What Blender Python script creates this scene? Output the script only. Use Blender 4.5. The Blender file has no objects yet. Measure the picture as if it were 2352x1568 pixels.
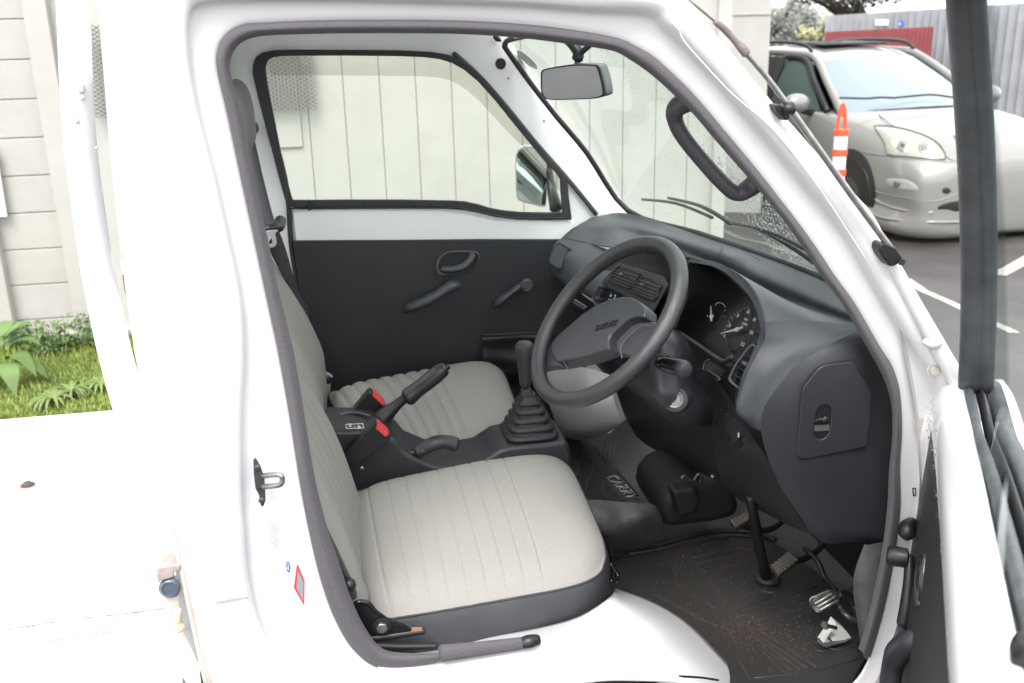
import bpy, bmesh, math, random
from math import radians, sin, cos, pi, sqrt
from mathutils import Vector as V, Matrix as M
random.seed(7)
S = bpy.context.scene; COL = S.collection

# ---------------------------------------------------------------- camera
F, CX, CY, HC = 2220.0, 1176.0, 784.0, 1.63      # focal length and centre in units of a 2352 px wide frame
_d = V((177, 6966, F)).normalized(); _x = V((13824, -1059, F)); _x = (_x - _d*_x.dot(_d)).normalized()
_y = _x.cross(_d)
ROT = M((_x, _y, -_d))                            # camera (right, down, forward) to world
O = V((0, 0, HC))
cam = bpy.data.cameras.new('camera'); co = bpy.data.objects.new('camera', cam); COL.objects.link(co)
r_, u_, b_ = ROT @ V((1, 0, 0)), -(ROT @ V((0, 1, 0))), -(ROT @ V((0, 0, 1)))
mw = M((r_, u_, b_)).transposed().to_4x4(); mw.translation = O; co.matrix_world = mw
cam.sensor_width = 36; cam.lens = F/2352*36; cam.clip_start = 0.05; cam.clip_end = 600
cam.dof.use_dof = True; cam.dof.focus_distance = 1.85; cam.dof.aperture_fstop = 6.3
S.camera = co

# ---------------------------------------------------------------- world, sun, exposure
W = bpy.data.worlds.new('World'); S.world = W; W.use_nodes = True
nt = W.node_tree; nt.nodes.clear()
sky = nt.nodes.new('ShaderNodeTexSky'); sky.sky_type = 'NISHITA'; sky.sun_disc = False
sky.sun_elevation = radians(58); sky.sun_rotation = radians(205); sky.dust_density = 4; sky.air_density = 1.0
hs = nt.nodes.new('ShaderNodeHueSaturation'); hs.inputs['Saturation'].default_value = 0.22
bg = nt.nodes.new('ShaderNodeBackground'); bg.inputs[1].default_value = 0.15
wo = nt.nodes.new('ShaderNodeOutputWorld')
cl = nt.nodes.new('ShaderNodeMix'); cl.data_type = 'RGBA'; cl.inputs['Factor'].default_value = .8; cl.inputs['B'].default_value = (4.6, 4.65, 4.75, 1)   # even cloud deck over the clear sky
nt.links.new(sky.outputs[0], hs.inputs['Color']); nt.links.new(hs.outputs[0], cl.inputs['A']); nt.links.new(cl.outputs['Result'], bg.inputs[0]); nt.links.new(bg.outputs[0], wo.inputs[0])
sl = bpy.data.lights.new('sun', 'SUN'); sl.energy = 0.9; sl.angle = radians(25); sl.color = (1, .975, .95)
so = bpy.data.objects.new('sun', sl); COL.objects.link(so)
_az = radians(205); _el = radians(58)
sd = V((sin(_az)*cos(_el), cos(_az)*cos(_el), sin(_el)))
so.rotation_euler = sd.to_track_quat('Z', 'Y').to_euler(); so.location = (0, 0, 20)
S.view_settings.view_transform = 'Standard'; S.view_settings.look = 'None'
S.view_settings.exposure = 1.92; S.view_settings.gamma = 1
S.render.engine = 'CYCLES'; S.cycles.max_bounces = 10; S.cycles.transparent_max_bounces = 16

# ---------------------------------------------------------------- measuring helpers
def ray(px, py): return ROT @ V((px-CX, py-CY, F)).normalized()
def A(px, py, Y=None, X=None, Z=None):
    r = ray(px, py)
    t = (X/r.x) if X is not None else (Y/r.y) if Y is not None else ((Z-HC)/r.z)
    return O + r*t
def PLN(px, py, p0, n):
    r = ray(px, py); return O + r*((p0-O).dot(n)/r.dot(n))
def crop(x0, y0, s): return lambda x, y: ((x0+x/s)/1.694, (y0+y/s)/1.694)
c1 = crop(2500, 1900, 2.074); cd = crop(3400, 1300, 1.156); c3 = crop(2600, 1000, 2.614)
c4 = crop(2000, 1200, 2.614); c5 = crop(2000, 1700, 2.614); c6 = crop(3100, 1200, 2.614)
c7 = crop(900, 200, 1.568); c8 = crop(1900, 50, 2.614); cB = crop(2000, 800, 1.568)
cE = crop(2150, 900, 2.614); c9 = crop(1200, 1250, 2.24); c2 = crop(800, 0, 1.47)
cS = crop(2800, 0, 1.7424); cW = crop(1000, 800, 1.4257); cC = crop(1100, 1600, 1.47); cL = crop(0, 1300, 1.1564)
def G(p):
    """(px, py, Y) | (px, py, 'z', Z) | (px, py, 'x', X) | Vector"""
    if isinstance(p, V): return p
    if p[2] == 'z': return A(p[0], p[1], Z=p[3])
    if p[2] == 'x': return A(p[0], p[1], X=p[3])
    return A(p[0], p[1], Y=p[2])
def cr(p0, p1, p2, p3, t):
    return 0.5*((2*p1)+(p2-p0)*t+(2*p0-5*p1+4*p2-p3)*t*t+(3*p1-p0-3*p2+p3)*t*t*t)
def smooth_line(pts, k=6, closed=False):
    n = len(pts); out = []
    if k <= 1: return list(pts)
    for i in range(n if closed else n-1):
        if closed: a, b, c, d = pts[(i-1) % n], pts[i], pts[(i+1) % n], pts[(i+2) % n]
        else: a, b, c, d = pts[max(i-1, 0)], pts[i], pts[i+1], pts[min(i+2, n-1)]
        for j in range(k): out.append(cr(a, b, c, d, j/k))
    if not closed: out.append(pts[-1])
    return out

# ---------------------------------------------------------------- object helpers
def link(o, mat=None, parent=None, smooth=True):
    COL.objects.link(o)
    if mat is not None: o.data.materials.append(mat)
    if parent is not None:
        o.parent = parent; o.matrix_parent_inverse = M.Translation(parent['org']).inverted()
    if smooth and o.type == 'MESH':
        for p in o.data.polygons: p.use_smooth = True
    return o
def thing(name, loc, label, cat, group=None):
    o = bpy.data.objects.new(name, None); o.location = loc; o.empty_display_size = .1
    COL.objects.link(o); o['label'] = label; o['category'] = cat; o['org'] = V(loc)
    if group: o['group'] = group
    return o
def tag(o, label, cat, group=None):
    o['label'] = label; o['category'] = cat
    if group: o['group'] = group
    return o
def sub(o):                       # lets a mesh part carry sub-parts
    o['org'] = V((0, 0, 0)); return o
def mesh(name, vs, fs, mat, parent=None, smooth=True, uvs=None):
    me = bpy.data.meshes.new(name); me.from_pydata([tuple(v) for v in vs], [], fs); me.update()
    if uvs is not None:
        l = me.uv_layers.new(name='UVMap')
        for lp in me.loops: l.data[lp.index].uv = uvs[lp.vertex_index]
    o = bpy.data.objects.new(name, me)
    if parent is not None and parent.type == 'MESH': 
        link(o, mat, None, smooth); o.parent = parent
    else: link(o, mat, parent, smooth)
    return sub(o)
def bevel(o, w, seg=3, ang=35):
    m = o.modifiers.new('bevel', 'BEVEL'); m.width = w; m.segments = seg; m.limit_method = 'ANGLE'; m.angle_limit = radians(ang)
    for p in o.data.polygons: p.use_smooth = True
    w_ = o.modifiers.new('wn', 'WEIGHTED_NORMAL'); w_.keep_sharp = True
    return o
def solid(o, t, off=-1):
    m = o.modifiers.new('solid', 'SOLIDIFY'); m.thickness = t; m.offset = off; return o
def grid_mesh(name, rows, mat, parent, cu=False, cv=False, smooth=True, flip=False):
    nr, nc = len(rows), len(rows[0]); vs = [p for r in rows for p in r]; fs = []; uv = []
    us = [0.0]
    for i in range(1, nr): us.append(us[-1]+(rows[i][nc//2]-rows[i-1][nc//2]).length)
    for i in range(nr):
        a = 0.0
        for j in range(nc):
            if j: a += (rows[i][j]-rows[i][j-1]).length
            uv.append((us[i], a))
    for i in range(nr if cu else nr-1):
        for j in range(nc if cv else nc-1):
            q = (i*nc+j, i*nc+(j+1) % nc, ((i+1) % nr)*nc+(j+1) % nc, ((i+1) % nr)*nc+j)
            fs.append(q[::-1] if flip else q)
    return mesh(name, vs, fs, mat, parent, smooth, uv)
def patch(name, rows, mat, parent, su=5, sv=5, cu=False, cv=False, thick=0, flip=False, off=-1):
    rows = [[G(p) for p in r] for r in rows]
    rows = [smooth_line(r, sv, cv) for r in rows]
    cols = list(zip(*rows)); cols = [smooth_line(list(c), su, cu) for c in cols]
    rows = [list(r) for r in zip(*cols)]
    o = grid_mesh(name, rows, mat, parent, cu, cv, True, flip)
    if thick: solid(o, thick, off)
    return o
def frames(pts, closed, up=None):
    n = len(pts); fr = []; prev = None
    for i in range(n):
        t = ((pts[(i+1) % n]-pts[i-1]) if closed else (pts[min(i+1, n-1)]-pts[max(i-1, 0)])).normalized()
        if up is not None: a = (up - t*up.dot(t)).normalized()
        elif prev is None:
            a = t.orthogonal().normalized()
        else: a = (prev - t*prev.dot(t)).normalized()
        prev = a; fr.append((a, t.cross(a).normalized()))
    return fr
def tube(name, pts, r, mat, parent, k=5, n=12, closed=False, cap=True, flat=1.0, up=None):
    pts = [G(p) for p in pts]; m0 = len(pts)
    rs = r if isinstance(r, (list, tuple)) else [r]*m0
    P = smooth_line(pts, k, closed); Rr = smooth_line([V((q, 0, 0)) for q in rs], k, closed); Rr = [max(q.x, 1e-4) for q in Rr]
    fr = frames(P, closed, up); vs = []; fs = []; uv = []; L = 0
    for i, p in enumerate(P):
        if i: L += (P[i]-P[i-1]).length
        a, b = fr[i]
        for j in range(n):
            th = 2*pi*j/n; vs.append(p+a*(cos(th)*Rr[i])+b*(sin(th)*Rr[i]*flat)); uv.append((L, th*Rr[i]))
    N = len(P)
    for i in range(N if closed else N-1):
        for j in range(n):
            fs.append((i*n+j, i*n+(j+1) % n, ((i+1) % N)*n+(j+1) % n, ((i+1) % N)*n+j))
    if cap and not closed:
        for i, s in ((0, -1), (N-1, 1)):
            t = (P[1]-P[0]).normalized() if i == 0 else (P[-1]-P[-2]).normalized()
            c = len(vs); vs.append(P[i]+t*s*Rr[i]*.45); uv.append((0, 0))
            e = len(vs)
            a, b = fr[i]
            for j in range(n):
                th = 2*pi*j/n; vs.append(P[i]+t*s*Rr[i]*.32+(a*cos(th)+b*sin(th)*flat)*Rr[i]*.75); uv.append((0, 0))
            for j in range(n):
                q = (i*n+j, i*n+(j+1) % n, e+(j+1) % n, e+j); w = (e+j, e+(j+1) % n, c)
                fs.append(q if s > 0 else q[::-1]); fs.append(w if s > 0 else w[::-1])
    return mesh(name, vs, fs, mat, parent, True, uv)
def plate(name, pts, ext, mat, parent, bev=0, k=1, closed=True, holes=(), seg=3):
    """outline (any 3-D points near one plane) extruded by the vector ext"""
    pts = smooth_line([G(p) for p in pts], k, True) if k > 1 else [G(p) for p in pts]
    bm = bmesh.new(); ext = V(ext)
    if holes:
        loops = [pts]+[smooth_line([G(p) for p in h], k, True) if k > 1 else [G(p) for p in h] for h in holes]
        es = []
        for lp in loops:
            v = [bm.verts.new(q) for q in lp]
            es += [bm.edges.new((v[i], v[(i+1) % len(v)])) for i in range(len(v))]
        r = bmesh.ops.triangle_fill(bm, edges=es, use_beauty=True, use_dissolve=False)
        fs = [g for g in r['geom'] if isinstance(g, bmesh.types.BMFace)]
    else:
        fs = [bm.faces.new([bm.verts.new(q) for q in pts])]
    if ext.length > 0:
        r = bmesh.ops.extrude_face_region(bm, geom=fs)
        for v in r['geom']:
            if isinstance(v, bmesh.types.BMVert): v.co += ext
    bmesh.ops.recalc_face_normals(bm, faces=bm.faces[:])
    me = bpy.data.meshes.new(name); bm.to_mesh(me); bm.free()
    o = bpy.data.objects.new(name, me)
    if parent is not None and parent.type == 'MESH': link(o, mat, None, False); o.parent = parent
    else: link(o, mat, parent, False)
    if bev: bevel(o, bev, seg)
    return sub(o)
def box(name, c, d, mat, parent, bev=0, ax=None, seg=3):
    c = V(c); ax = ax or (V((1, 0, 0)), V((0, 1, 0)), V((0, 0, 1)))
    vs = [c+ax[0]*(sx*d[0]/2)+ax[1]*(sy*d[1]/2)+ax[2]*(sz*d[2]/2) for sx in (-1, 1) for sy in (-1, 1) for sz in (-1, 1)]
    fs = [(0, 1, 3, 2), (4, 6, 7, 5), (0, 4, 5, 1), (2, 3, 7, 6), (0, 2, 6, 4), (1, 5, 7, 3)]
    o = mesh(name, vs, fs, mat, parent, False)
    if bev: bevel(o, bev, seg)
    return o
def boxes(name, L, mat, parent, bev=0):
    vs = []; fs = []
    for c, d, ax in L:
        c = V(c); ax = ax or (V((1, 0, 0)), V((0, 1, 0)), V((0, 0, 1))); b = len(vs)
        vs += [c+ax[0]*(sx*d[0]/2)+ax[1]*(sy*d[1]/2)+ax[2]*(sz*d[2]/2) for sx in (-1, 1) for sy in (-1, 1) for sz in (-1, 1)]
        fs += [tuple(b+i for i in f) for f in ((0, 1, 3, 2), (4, 6, 7, 5), (0, 4, 5, 1), (2, 3, 7, 6), (0, 2, 6, 4), (1, 5, 7, 3))]
    o = mesh(name, vs, fs, mat, parent, False)
    if bev: bevel(o, bev, 2)
    return o
def lathe(name, prof, c, axis, mat, parent, n=24, up=None):
    """prof = (radius, distance along axis)"""
    axis = V(axis).normalized(); a = axis.orthogonal().normalized(); b = axis.cross(a); c = G(c); vs = []; fs = []
    for r, h in prof:
        for j in range(n):
            th = 2*pi*j/n; vs.append(c+axis*h+(a*cos(th)+b*sin(th))*r)
    for i in range(len(prof)-1):
        for j in range(n): fs.append((i*n+j, i*n+(j+1) % n, (i+1)*n+(j+1) % n, (i+1)*n+j))
    fs.append(tuple(range(n))[::-1]); fs.append(tuple((len(prof)-1)*n+j for j in range(n)))
    o = mesh(name, vs, fs, mat, parent, True)
    m = o.modifiers.new('es', 'EDGE_SPLIT'); m.split_angle = radians(40)
    return o
def text(name, s, c, ex, ey, size, mat, parent, depth=.0004, shear=0, align='CENTER'):
    cu = bpy.data.curves.new(name, 'FONT'); cu.body = s; cu.size = size; cu.extrude = depth; cu.shear = shear
    cu.align_x = align; cu.align_y = 'CENTER'; cu.resolution_u = 3
    t = bpy.data.objects.new(name+'_tmp', cu); COL.objects.link(t); bpy.context.view_layer.update()
    me = bpy.data.meshes.new_from_object(t.evaluated_get(bpy.context.evaluated_depsgraph_get())); me.name = name
    bpy.data.objects.remove(t)
    ex = V(ex).normalized(); ey = V(ey).normalized(); ez = ex.cross(ey); c = G(c)
    for v in me.vertices:
        p = v.co.copy(); v.co = c+ex*p.x+ey*p.y+ez*p.z
    o = bpy.data.objects.new(name, me)
    if parent is not None and parent.type == 'MESH': link(o, mat, None, False); o.parent = parent
    else: link(o, mat, parent, False)
    return sub(o)
def join_text(name, items, mat, parent):
    """many small words of one print as ONE mesh: items = (string, centre, ex, ey, size)"""
    bm = bmesh.new()
    for it in items:
        o = text('w', *it[:5], None, None, .0002); bm.from_mesh(o.data); me = o.data; bpy.data.objects.remove(o); bpy.data.meshes.remove(me)
    me = bpy.data.meshes.new(name); bm.to_mesh(me); bm.free(); o = bpy.data.objects.new(name, me)
    if parent.type == 'MESH': link(o, mat, None, False); o.parent = parent
    else: link(o, mat, parent, False)
    return sub(o)

# ---------------------------------------------------------------- materials
def mat(name, col, rough=.5, metal=0, coat=0, spec=.5, bump=None, var=None, sheen=0, wcol=0):
    """bump = list of (kind, scale, strength[, distance]); var = (scale, amount)"""
    m = bpy.data.materials.new(name); m.use_nodes = True; t = m.node_tree; b = t.nodes['Principled BSDF']
    b.inputs['Base Color'].default_value = (*col, 1); b.inputs['Roughness'].default_value = rough
    b.inputs['Metallic'].default_value = metal; b.inputs['Coat Weight'].default_value = coat; b.inputs['Coat Roughness'].default_value = .06
    b.inputs['Specular IOR Level'].default_value = spec
    if sheen: b.inputs['Sheen Weight'].default_value = sheen
    tc = t.nodes.new('ShaderNodeTexCoord')
    if bump:
        prev = None
        for q in bump:
            if q[0] == 'noise':
                n = t.nodes.new('ShaderNodeTexNoise'); n.inputs['Scale'].default_value = q[1]; n.inputs['Detail'].default_value = 3
                t.links.new(tc.outputs['Object'], n.inputs['Vector']); h = n.outputs['Fac']
            elif q[0] == 'leather':
                n = t.nodes.new('ShaderNodeTexVoronoi'); n.feature = 'DISTANCE_TO_EDGE'; n.inputs['Scale'].default_value = q[1]
                t.links.new(tc.outputs['Object'], n.inputs['Vector'])
                mr = t.nodes.new('ShaderNodeMapRange'); mr.inputs[2].default_value = .25; t.links.new(n.outputs['Distance'], mr.inputs[0]); h = mr.outputs[0]
            elif q[0] == 'weave':       # (weave, scale) on UV metres
                mp = t.nodes.new('ShaderNodeMapping'); mp.inputs['Rotation'].default_value = (0, 0, q[4] if len(q) > 4 else 0)
                t.links.new(tc.outputs['UV'], mp.inputs['Vector'])
                n = t.nodes.new('ShaderNodeTexBrick'); n.inputs['Scale'].default_value = q[1]; n.inputs['Mortar Size'].default_value = .18
                n.inputs['Mortar Smooth'].default_value = .9; n.inputs['Color1'].default_value = (1, 1, 1, 1); n.inputs['Color2'].default_value = (.75, .75, .75, 1); n.inputs['Mortar'].default_value = (0, 0, 0, 1)
                n.inputs['Brick Width'].default_value = 1.1; n.inputs['Row Height'].default_value = .55
                t.links.new(mp.outputs[0], n.inputs['Vector']); h = n.outputs['Color']
            bp = t.nodes.new('ShaderNodeBump'); bp.inputs['Strength'].default_value = q[2]; bp.inputs['Distance'].default_value = q[3] if len(q) > 3 else .001
            t.links.new(h, bp.inputs['Height'])
            if prev: t.links.new(prev.outputs[0], bp.inputs['Normal'])
            prev = bp; last_h = h
        t.links.new(prev.outputs[0], b.inputs['Normal'])
    if var:
        n = t.nodes.new('ShaderNodeTexNoise'); n.inputs['Scale'].default_value = var[0]; n.inputs['Detail'].default_value = 5; n.inputs['Roughness'].default_value = .65
        t.links.new(tc.outputs['Object'], n.inputs['Vector'])
        r = t.nodes.new('ShaderNodeValToRGB'); e = r.color_ramp.elements; e[0].position = .3; e[1].position = .7
        k = var[1]; e[0].color = (*[c*(1-k) for c in col], 1); c2_ = var[2] if len(var) > 2 else [min(c*(1+k), 1) for c in col]; e[1].color = (*c2_, 1)
        t.links.new(n.outputs['Fac'], r.inputs[0]); t.links.new(r.outputs[0], b.inputs['Base Color'])
    if wcol:
        br = last_h.node; mx = t.nodes.new('ShaderNodeMix'); mx.data_type = 'RGBA'; src = b.inputs['Base Color'].links[0].from_socket if b.inputs['Base Color'].links else None
        mx.inputs['A'].default_value = (*[c*wcol for c in col], 1); mx.inputs['B'].default_value = (*[min(1, c*1.25) for c in col], 1)
        t.links.new(br.outputs['Color'], mx.inputs['Factor']); t.links.new(mx.outputs['Result'], b.inputs['Base Color'])
    return m
def glass(name, tint, refl=1.0, rough=0.0):
    m = bpy.data.materials.new(name); m.use_nodes = True; t = m.node_tree; t.nodes.remove(t.nodes['Principled BSDF'])
    tr = t.nodes.new('ShaderNodeBsdfTransparent'); tr.inputs[0].default_value = (*tint, 1)
    gl = t.nodes.new('ShaderNodeBsdfGlossy'); gl.inputs['Roughness'].default_value = rough
    fr = t.nodes.new('ShaderNodeFresnel'); fr.inputs[0].default_value = 1.45
    mu = t.nodes.new('ShaderNodeMath'); mu.operation = 'MULTIPLY'; mu.inputs[1].default_value = refl; mu.use_clamp = True
    mx = t.nodes.new('ShaderNodeMixShader'); t.links.new(fr.outputs[0], mu.inputs[0]); t.links.new(mu.outputs[0], mx.inputs[0])
    t.links.new(tr.outputs[0], mx.inputs[1]); t.links.new(gl.outputs[0], mx.inputs[2])
    t.links.new(mx.outputs[0], t.nodes['Material Output'].inputs[0]); return m
PAINT = mat('white_paint', (.75, .745, .755), .28, coat=.6, bump=[('noise', 260, .02)])
PAINT_IN = mat('cab_white_paint', (.82, .84, .83), .35, coat=.3)
DIRTYW = mat('grimy_white_paint', (.56, .52, .485), .45, coat=.2, var=(14, .14))
BEDP = mat('scratched_bed_paint', (.76, .745, .735), .5, var=(5, .06))
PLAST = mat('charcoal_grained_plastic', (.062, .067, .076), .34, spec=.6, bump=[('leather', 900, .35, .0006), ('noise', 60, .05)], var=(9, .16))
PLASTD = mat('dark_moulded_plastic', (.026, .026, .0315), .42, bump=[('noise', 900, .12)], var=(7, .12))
BLACK = mat('black_plastic', (.012, .012, .013), .4)
GLOSSB = mat('glossy_black_plastic', (.01, .01, .011), .12)
RUB = mat('black_rubber', (.022, .022, .024), .55, bump=[('noise', 300, .1)], var=(30, .25))
RUBG = mat('weathered_rubber', (.085, .092, .098), .6, bump=[('noise', 200, .15)], var=(18, .4))
TRIMV = mat('charcoal_vinyl_board', (.0225, .0222, .027), .5, bump=[('noise', 1200, .1)], var=(4, .08))
VINYL = mat('charcoal_seat_vinyl', (.042, .043, .049), .45, bump=[('leather', 350, .5, .0008)], var=(14, .22))
SEALM = mat('grey_woven_seal', (.135, .122, .14), .8, bump=[('weave', 230, 1.0, .0018)], sheen=.2, wcol=.3)
FABRIC = mat('light_grey_seat_fabric', (.365, .348, .322), .9, bump=[('weave', 210, .9, .0014, .6)], wcol=.84)
FLOORV = mat('grey_floor_vinyl', (.085, .079, .079), .7, bump=[('noise', 500, .3), ('noise', 14, .5, .02)], var=(7, .15))
MATR = mat('rubber_mat', (.028, .028, .031), .5, bump=[('noise', 400, .15)], var=(9, .2))
GREYP = mat('mid_grey_plastic', (.50, .495, .50), .5, bump=[('noise', 700, .1)])
STEEL = mat('worn_steel', (.36, .355, .34), .42, metal=1, var=(40, .25))
DSTEEL = mat('dark_steel', (.12, .115, .11), .4, metal=.8, var=(40, .4))
CHROME = mat('chrome', (.8, .8, .8), .1, metal=1)
MIRRD = mat('tinted_mirror', (.42,.43,.44), .03, metal=1)
MIRR = mat('mirror', (.85, .87, .87), .02, metal=1)
RED = mat('red_plastic', (.75, .06, .06), .35)
INK = mat('white_print', (.75, .75, .73), .5)
PALEW = mat('off_white_plastic', (.62, .62, .58), .5, var=(30, .1))
GLS = glass('side_glass', (.93, .96, .94), .35)
GLSW = glass('windscreen_glass', (.86, .94, .90), .5)
GLSD = glass('door_glass', (.86, .93, .91), .35)
DROP = bpy.data.materials.new('water_drop'); DROP.use_nodes = True
_b = DROP.node_tree.nodes['Principled BSDF']; _b.inputs['Transmission Weight'].default_value = 1; _b.inputs['Roughness'].default_value = .02; _b.inputs['IOR'].default_value = 1.33
DEFL = glass('smoked_acrylic', (.86, .845, .82), .3)
RUST = mat('rust', (.34, .17, .09), .8, var=(40, .4))
DIRT = mat('brown_dirt', (.060, .036, .021), .95, var=(120, .4, (.13, .082, .048)))
MATD = mat('muddy_rubber_mat', (.026, .026, .029), .5, bump=[('noise', 400, .2)], var=(8, .15, (.034, .029, .026)))
BLUE = mat('blue_print', (.05, .16, .5), .4)

# ================================================================ THE TRUCK
N = 1.42                                        # plane of the near door opening
T = thing('pickup_truck', (.35, 2.1, 0), 'small white pickup truck with its driver door open, showing two light grey seats', 'pickup truck')

# --- opening ring: seal outer edge O, seal inner edge I, then the jamb and skin rings going outward
ring = [  # O, I, r1, r2, r3, r4(skin), r5(edge)
 ((1060,1518),(1060,1487),(1062,1530),(1065,1560),(1066,1575),(1068,1640),(1068,1760)),
 ((950,1533),(950,1500),(945,1546),(930,1580),(925,1595),(900,1650),(880,1760)),
 ((868,1532),(880,1490),(855,1545),(800,1585),(780,1600),(700,1650),(500,1720)),
 ((812,1490),(838,1440),(795,1500),(690,1540),(660,1545),(600,1560),(489,1570)),
 ((770,1420),(805,1370),(752,1425),(620,1440),(598,1440),(568,1440),(462,1440)),
 ((738,1330),(778,1290),(720,1332),(585,1330),(570,1330),(545,1330),(434,1328)),
 ((712,1225),(748,1200),(697,1225),(572,1220),(560,1220),(530,1220),(407,1230)),
 ((690,1110),(722,1090),(676,1110),(564,1100),(553,1100),(512,1110),(382,1120)),
 ((667,965),(699,950),(655,965),(562,955),(552,955),(492,965),(350,960)),
 ((642,820),(675,810),(630,820),(566,810),(556,810),(465,820),(322,810)),
 ((612,680),(641,670),(600,680),(557,680),(547,680),(450,690),(303,680)),
 ((582,540),(611,530),(570,540),(528,540),(518,540),(425,540),(287,540)),
 ((552,400),(582,390),(541,402),(497,400),(487,400),(405,400),(268,400)),
 ((522,260),(552,250),(510,262),(462,260),(452,260),(388,260),(252,260)),
 ((500,165),(530,170),(487,165),(443,165),(434,165),(370,160),(242,160)),
 ((499,122),(530,135),(485,118),(436,90),(427,85),(358,60),(235,0)),
 ((515,85),(545,106),(503,75),(440,40),(431,32),(350,-20),(230,-90)),
 ((555,58),(572,89),(547,47),(462,14),(452,4),(380,-60),(300,-140)),
 ((620,52),(620,81),(616,40),(540,6),(530,-5),(520,-60),(500,-150)),
 ((750,47),(750,77),(750,35),(740,4),(738,-7),(740,-60),(740,-150)),
 ((900,46),(900,76),(900,34),(900,6),(900,-4),(900,-60),(900,-150)),
 ((1060,48),(1060,78),(1062,36),(1068,10),(1070,0),(1080,-60),(1090,-150)),
 ((1200,56),(1196,87),(1205,43),(1215,16),(1218,6),(1240,-50),(1260,-140)),
 ((1320,70),(1308,101),(1327,57),(1345,28),(1352,17),(1385,-30),(1440,-110)),
]+[(o_, i_)+tuple((o_[0]+(s_[0]-o_[0])*f, o_[1]+(s_[1]-o_[1])*f) for f in (.11,.42,.54,.84,1)) for o_, i_, s_ in [
 ((1417,88),(1405,116),(1560,-30)),((1460,107),(1447,137),(1590,10)),((1500,130),(1484,162),(1630,62)),((1541,166),(1520,192),(1664,104)),((1583,207),(1558,228),(1706,152)),((1624,253),(1598,268),(1748,204)),((1665,302),(1638,316),(1790,254)),((1707,352),(1680,364),(1836,306)),((1748,402),(1722,412),(1878,354)),((1790,456),(1762,460),(1922,402)),((1831,509),(1804,512),(1965,447)),((1873,567),(1845,570),(2008,498)),((1914,629),(1882,628),(2045,572)),((1948,676),(1922,680),(2075,640)),((1972,712),(1944,714),(2098,686)),((2022,799),(1995,804),(2150,768)),((2047,838),(2020,848),(2190,830)),((2063,884),(2038,892),(2225,872)),((2070,934),(2048,938),(2240,920))]]+[
 ((2071,1000),(2049,1004),(2085,1000),(2110,1000),(2128,1000),(2190,980),(2260,960)),
 ((2067,1075),(2042,1080),(2092,1082),(2112,1085),(2132,1085),(2200,1070),(2270,1070)),
 ((2068,1160),(2038,1160),(2088,1162),(2106,1165),(2126,1165),(2190,1160),(2260,1160)),
 ((2058,1250),(2028,1248),(2079,1252),(2097,1255),(2118,1257),(2180,1260),(2250,1260)),
 ((2043,1340),(2012,1335),(2065,1344),(2083,1348),(2104,1352),(2160,1360),(2230,1360)),
 ((2022,1430),(1992,1422),(2046,1436),(2064,1442),(2086,1448),(2140,1460),(2200,1460)),
 ((1998,1510),(1972,1490),(2022,1522),(2042,1530),(2064,1540),(2100,1560),(2150,1570)),
 ((1955,1575),(1935,1540),(1975,1595),(1990,1610),(2000,1620),(2030,1650),(2060,1680)),
 ((1860,1625),(1850,1590),(1865,1645),(1870,1660),(1872,1670),(1880,1720),(1890,1770)),
]
yo = (N+.012, None, N+.004, N-.006, N-.026, N-.032, N-.005)
body = patch('cab_body', [[(r[0][0], r[0][1], N+.014), (r[2][0], r[2][1], N+.010), (r[3][0], r[3][1], N+.004), (r[4][0], r[4][1], N-.016),
              ((r[4][0]+r[5][0])/2, (r[4][1]+r[5][1])/2, N-.026), (r[5][0], r[5][1], N-.026), ((r[5][0]*.35+r[6][0]*.65), (r[5][1]*.35+r[6][1]*.65), N-.018), (r[6][0], r[6][1], N+.02),
              A(r[6][0], r[6][1], Y=N+.02)+V((0, .05, 0))] for r in ring], PAINT, T, su=4, sv=4, thick=.0)
solid(body, .004, 1)
# seal: half-round woven strip following the opening
rows = []
for r in ring[:-2]:
    o_, i_ = V((*r[0], 0)), V((*r[1], 0)); 
    def q(f, y): p = o_.lerp(i_, f); return A(p.x, p.y, Y=y)
    rows.append([q(0, N+.020), q(-.02, N+.006), q(.22, N-.006), q(.55, N-.009), q(.86, N-.001), q(1, N+.014), q(.98, N+.034)])
rows[0] = [rows[0][3]]*7
patch('door_seal', rows, SEALM, T, su=5, sv=3)
capc = G((1222, 1481, N))
# rubber end cap of the seal and the straight lower run
tube('lower_door_seal', [(1015, 1500, N-.002), (1100, 1490, N-.003), (1206, 1476, N-.004)], [.0145,.0125,.0105], SEALM, T, n=10, flat=.8)
tube('seal_end_cap', [(1200, 1477, N-.004), (1216, 1473, N-.006), (1236, 1469, N-.004)], [.0105, .0118, .0095], BLACK, T, n=12, flat=.8)

# --- rear edge of the cab: gutter seam, folded flange
tube('cab_seam', [(316-24, 540, N+.03), (340-10, 810, N+.03), (384, 1080, N+.03), (434, 1328, N+.03), (490, 1568, N+.03)], .004, DIRTY if False else DIRTYW, T)
tube('cab_rear_flange', [(232, -40, N+.05), (248, 160, N+.05), (262, 330, N+.05), (283, 540, N+.05), (318, 800, N+.05), (372, 1080, N+.05), (424, 1328, N+.05), (478, 1580, N+.05)], .006, DIRTYW, T)

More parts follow.
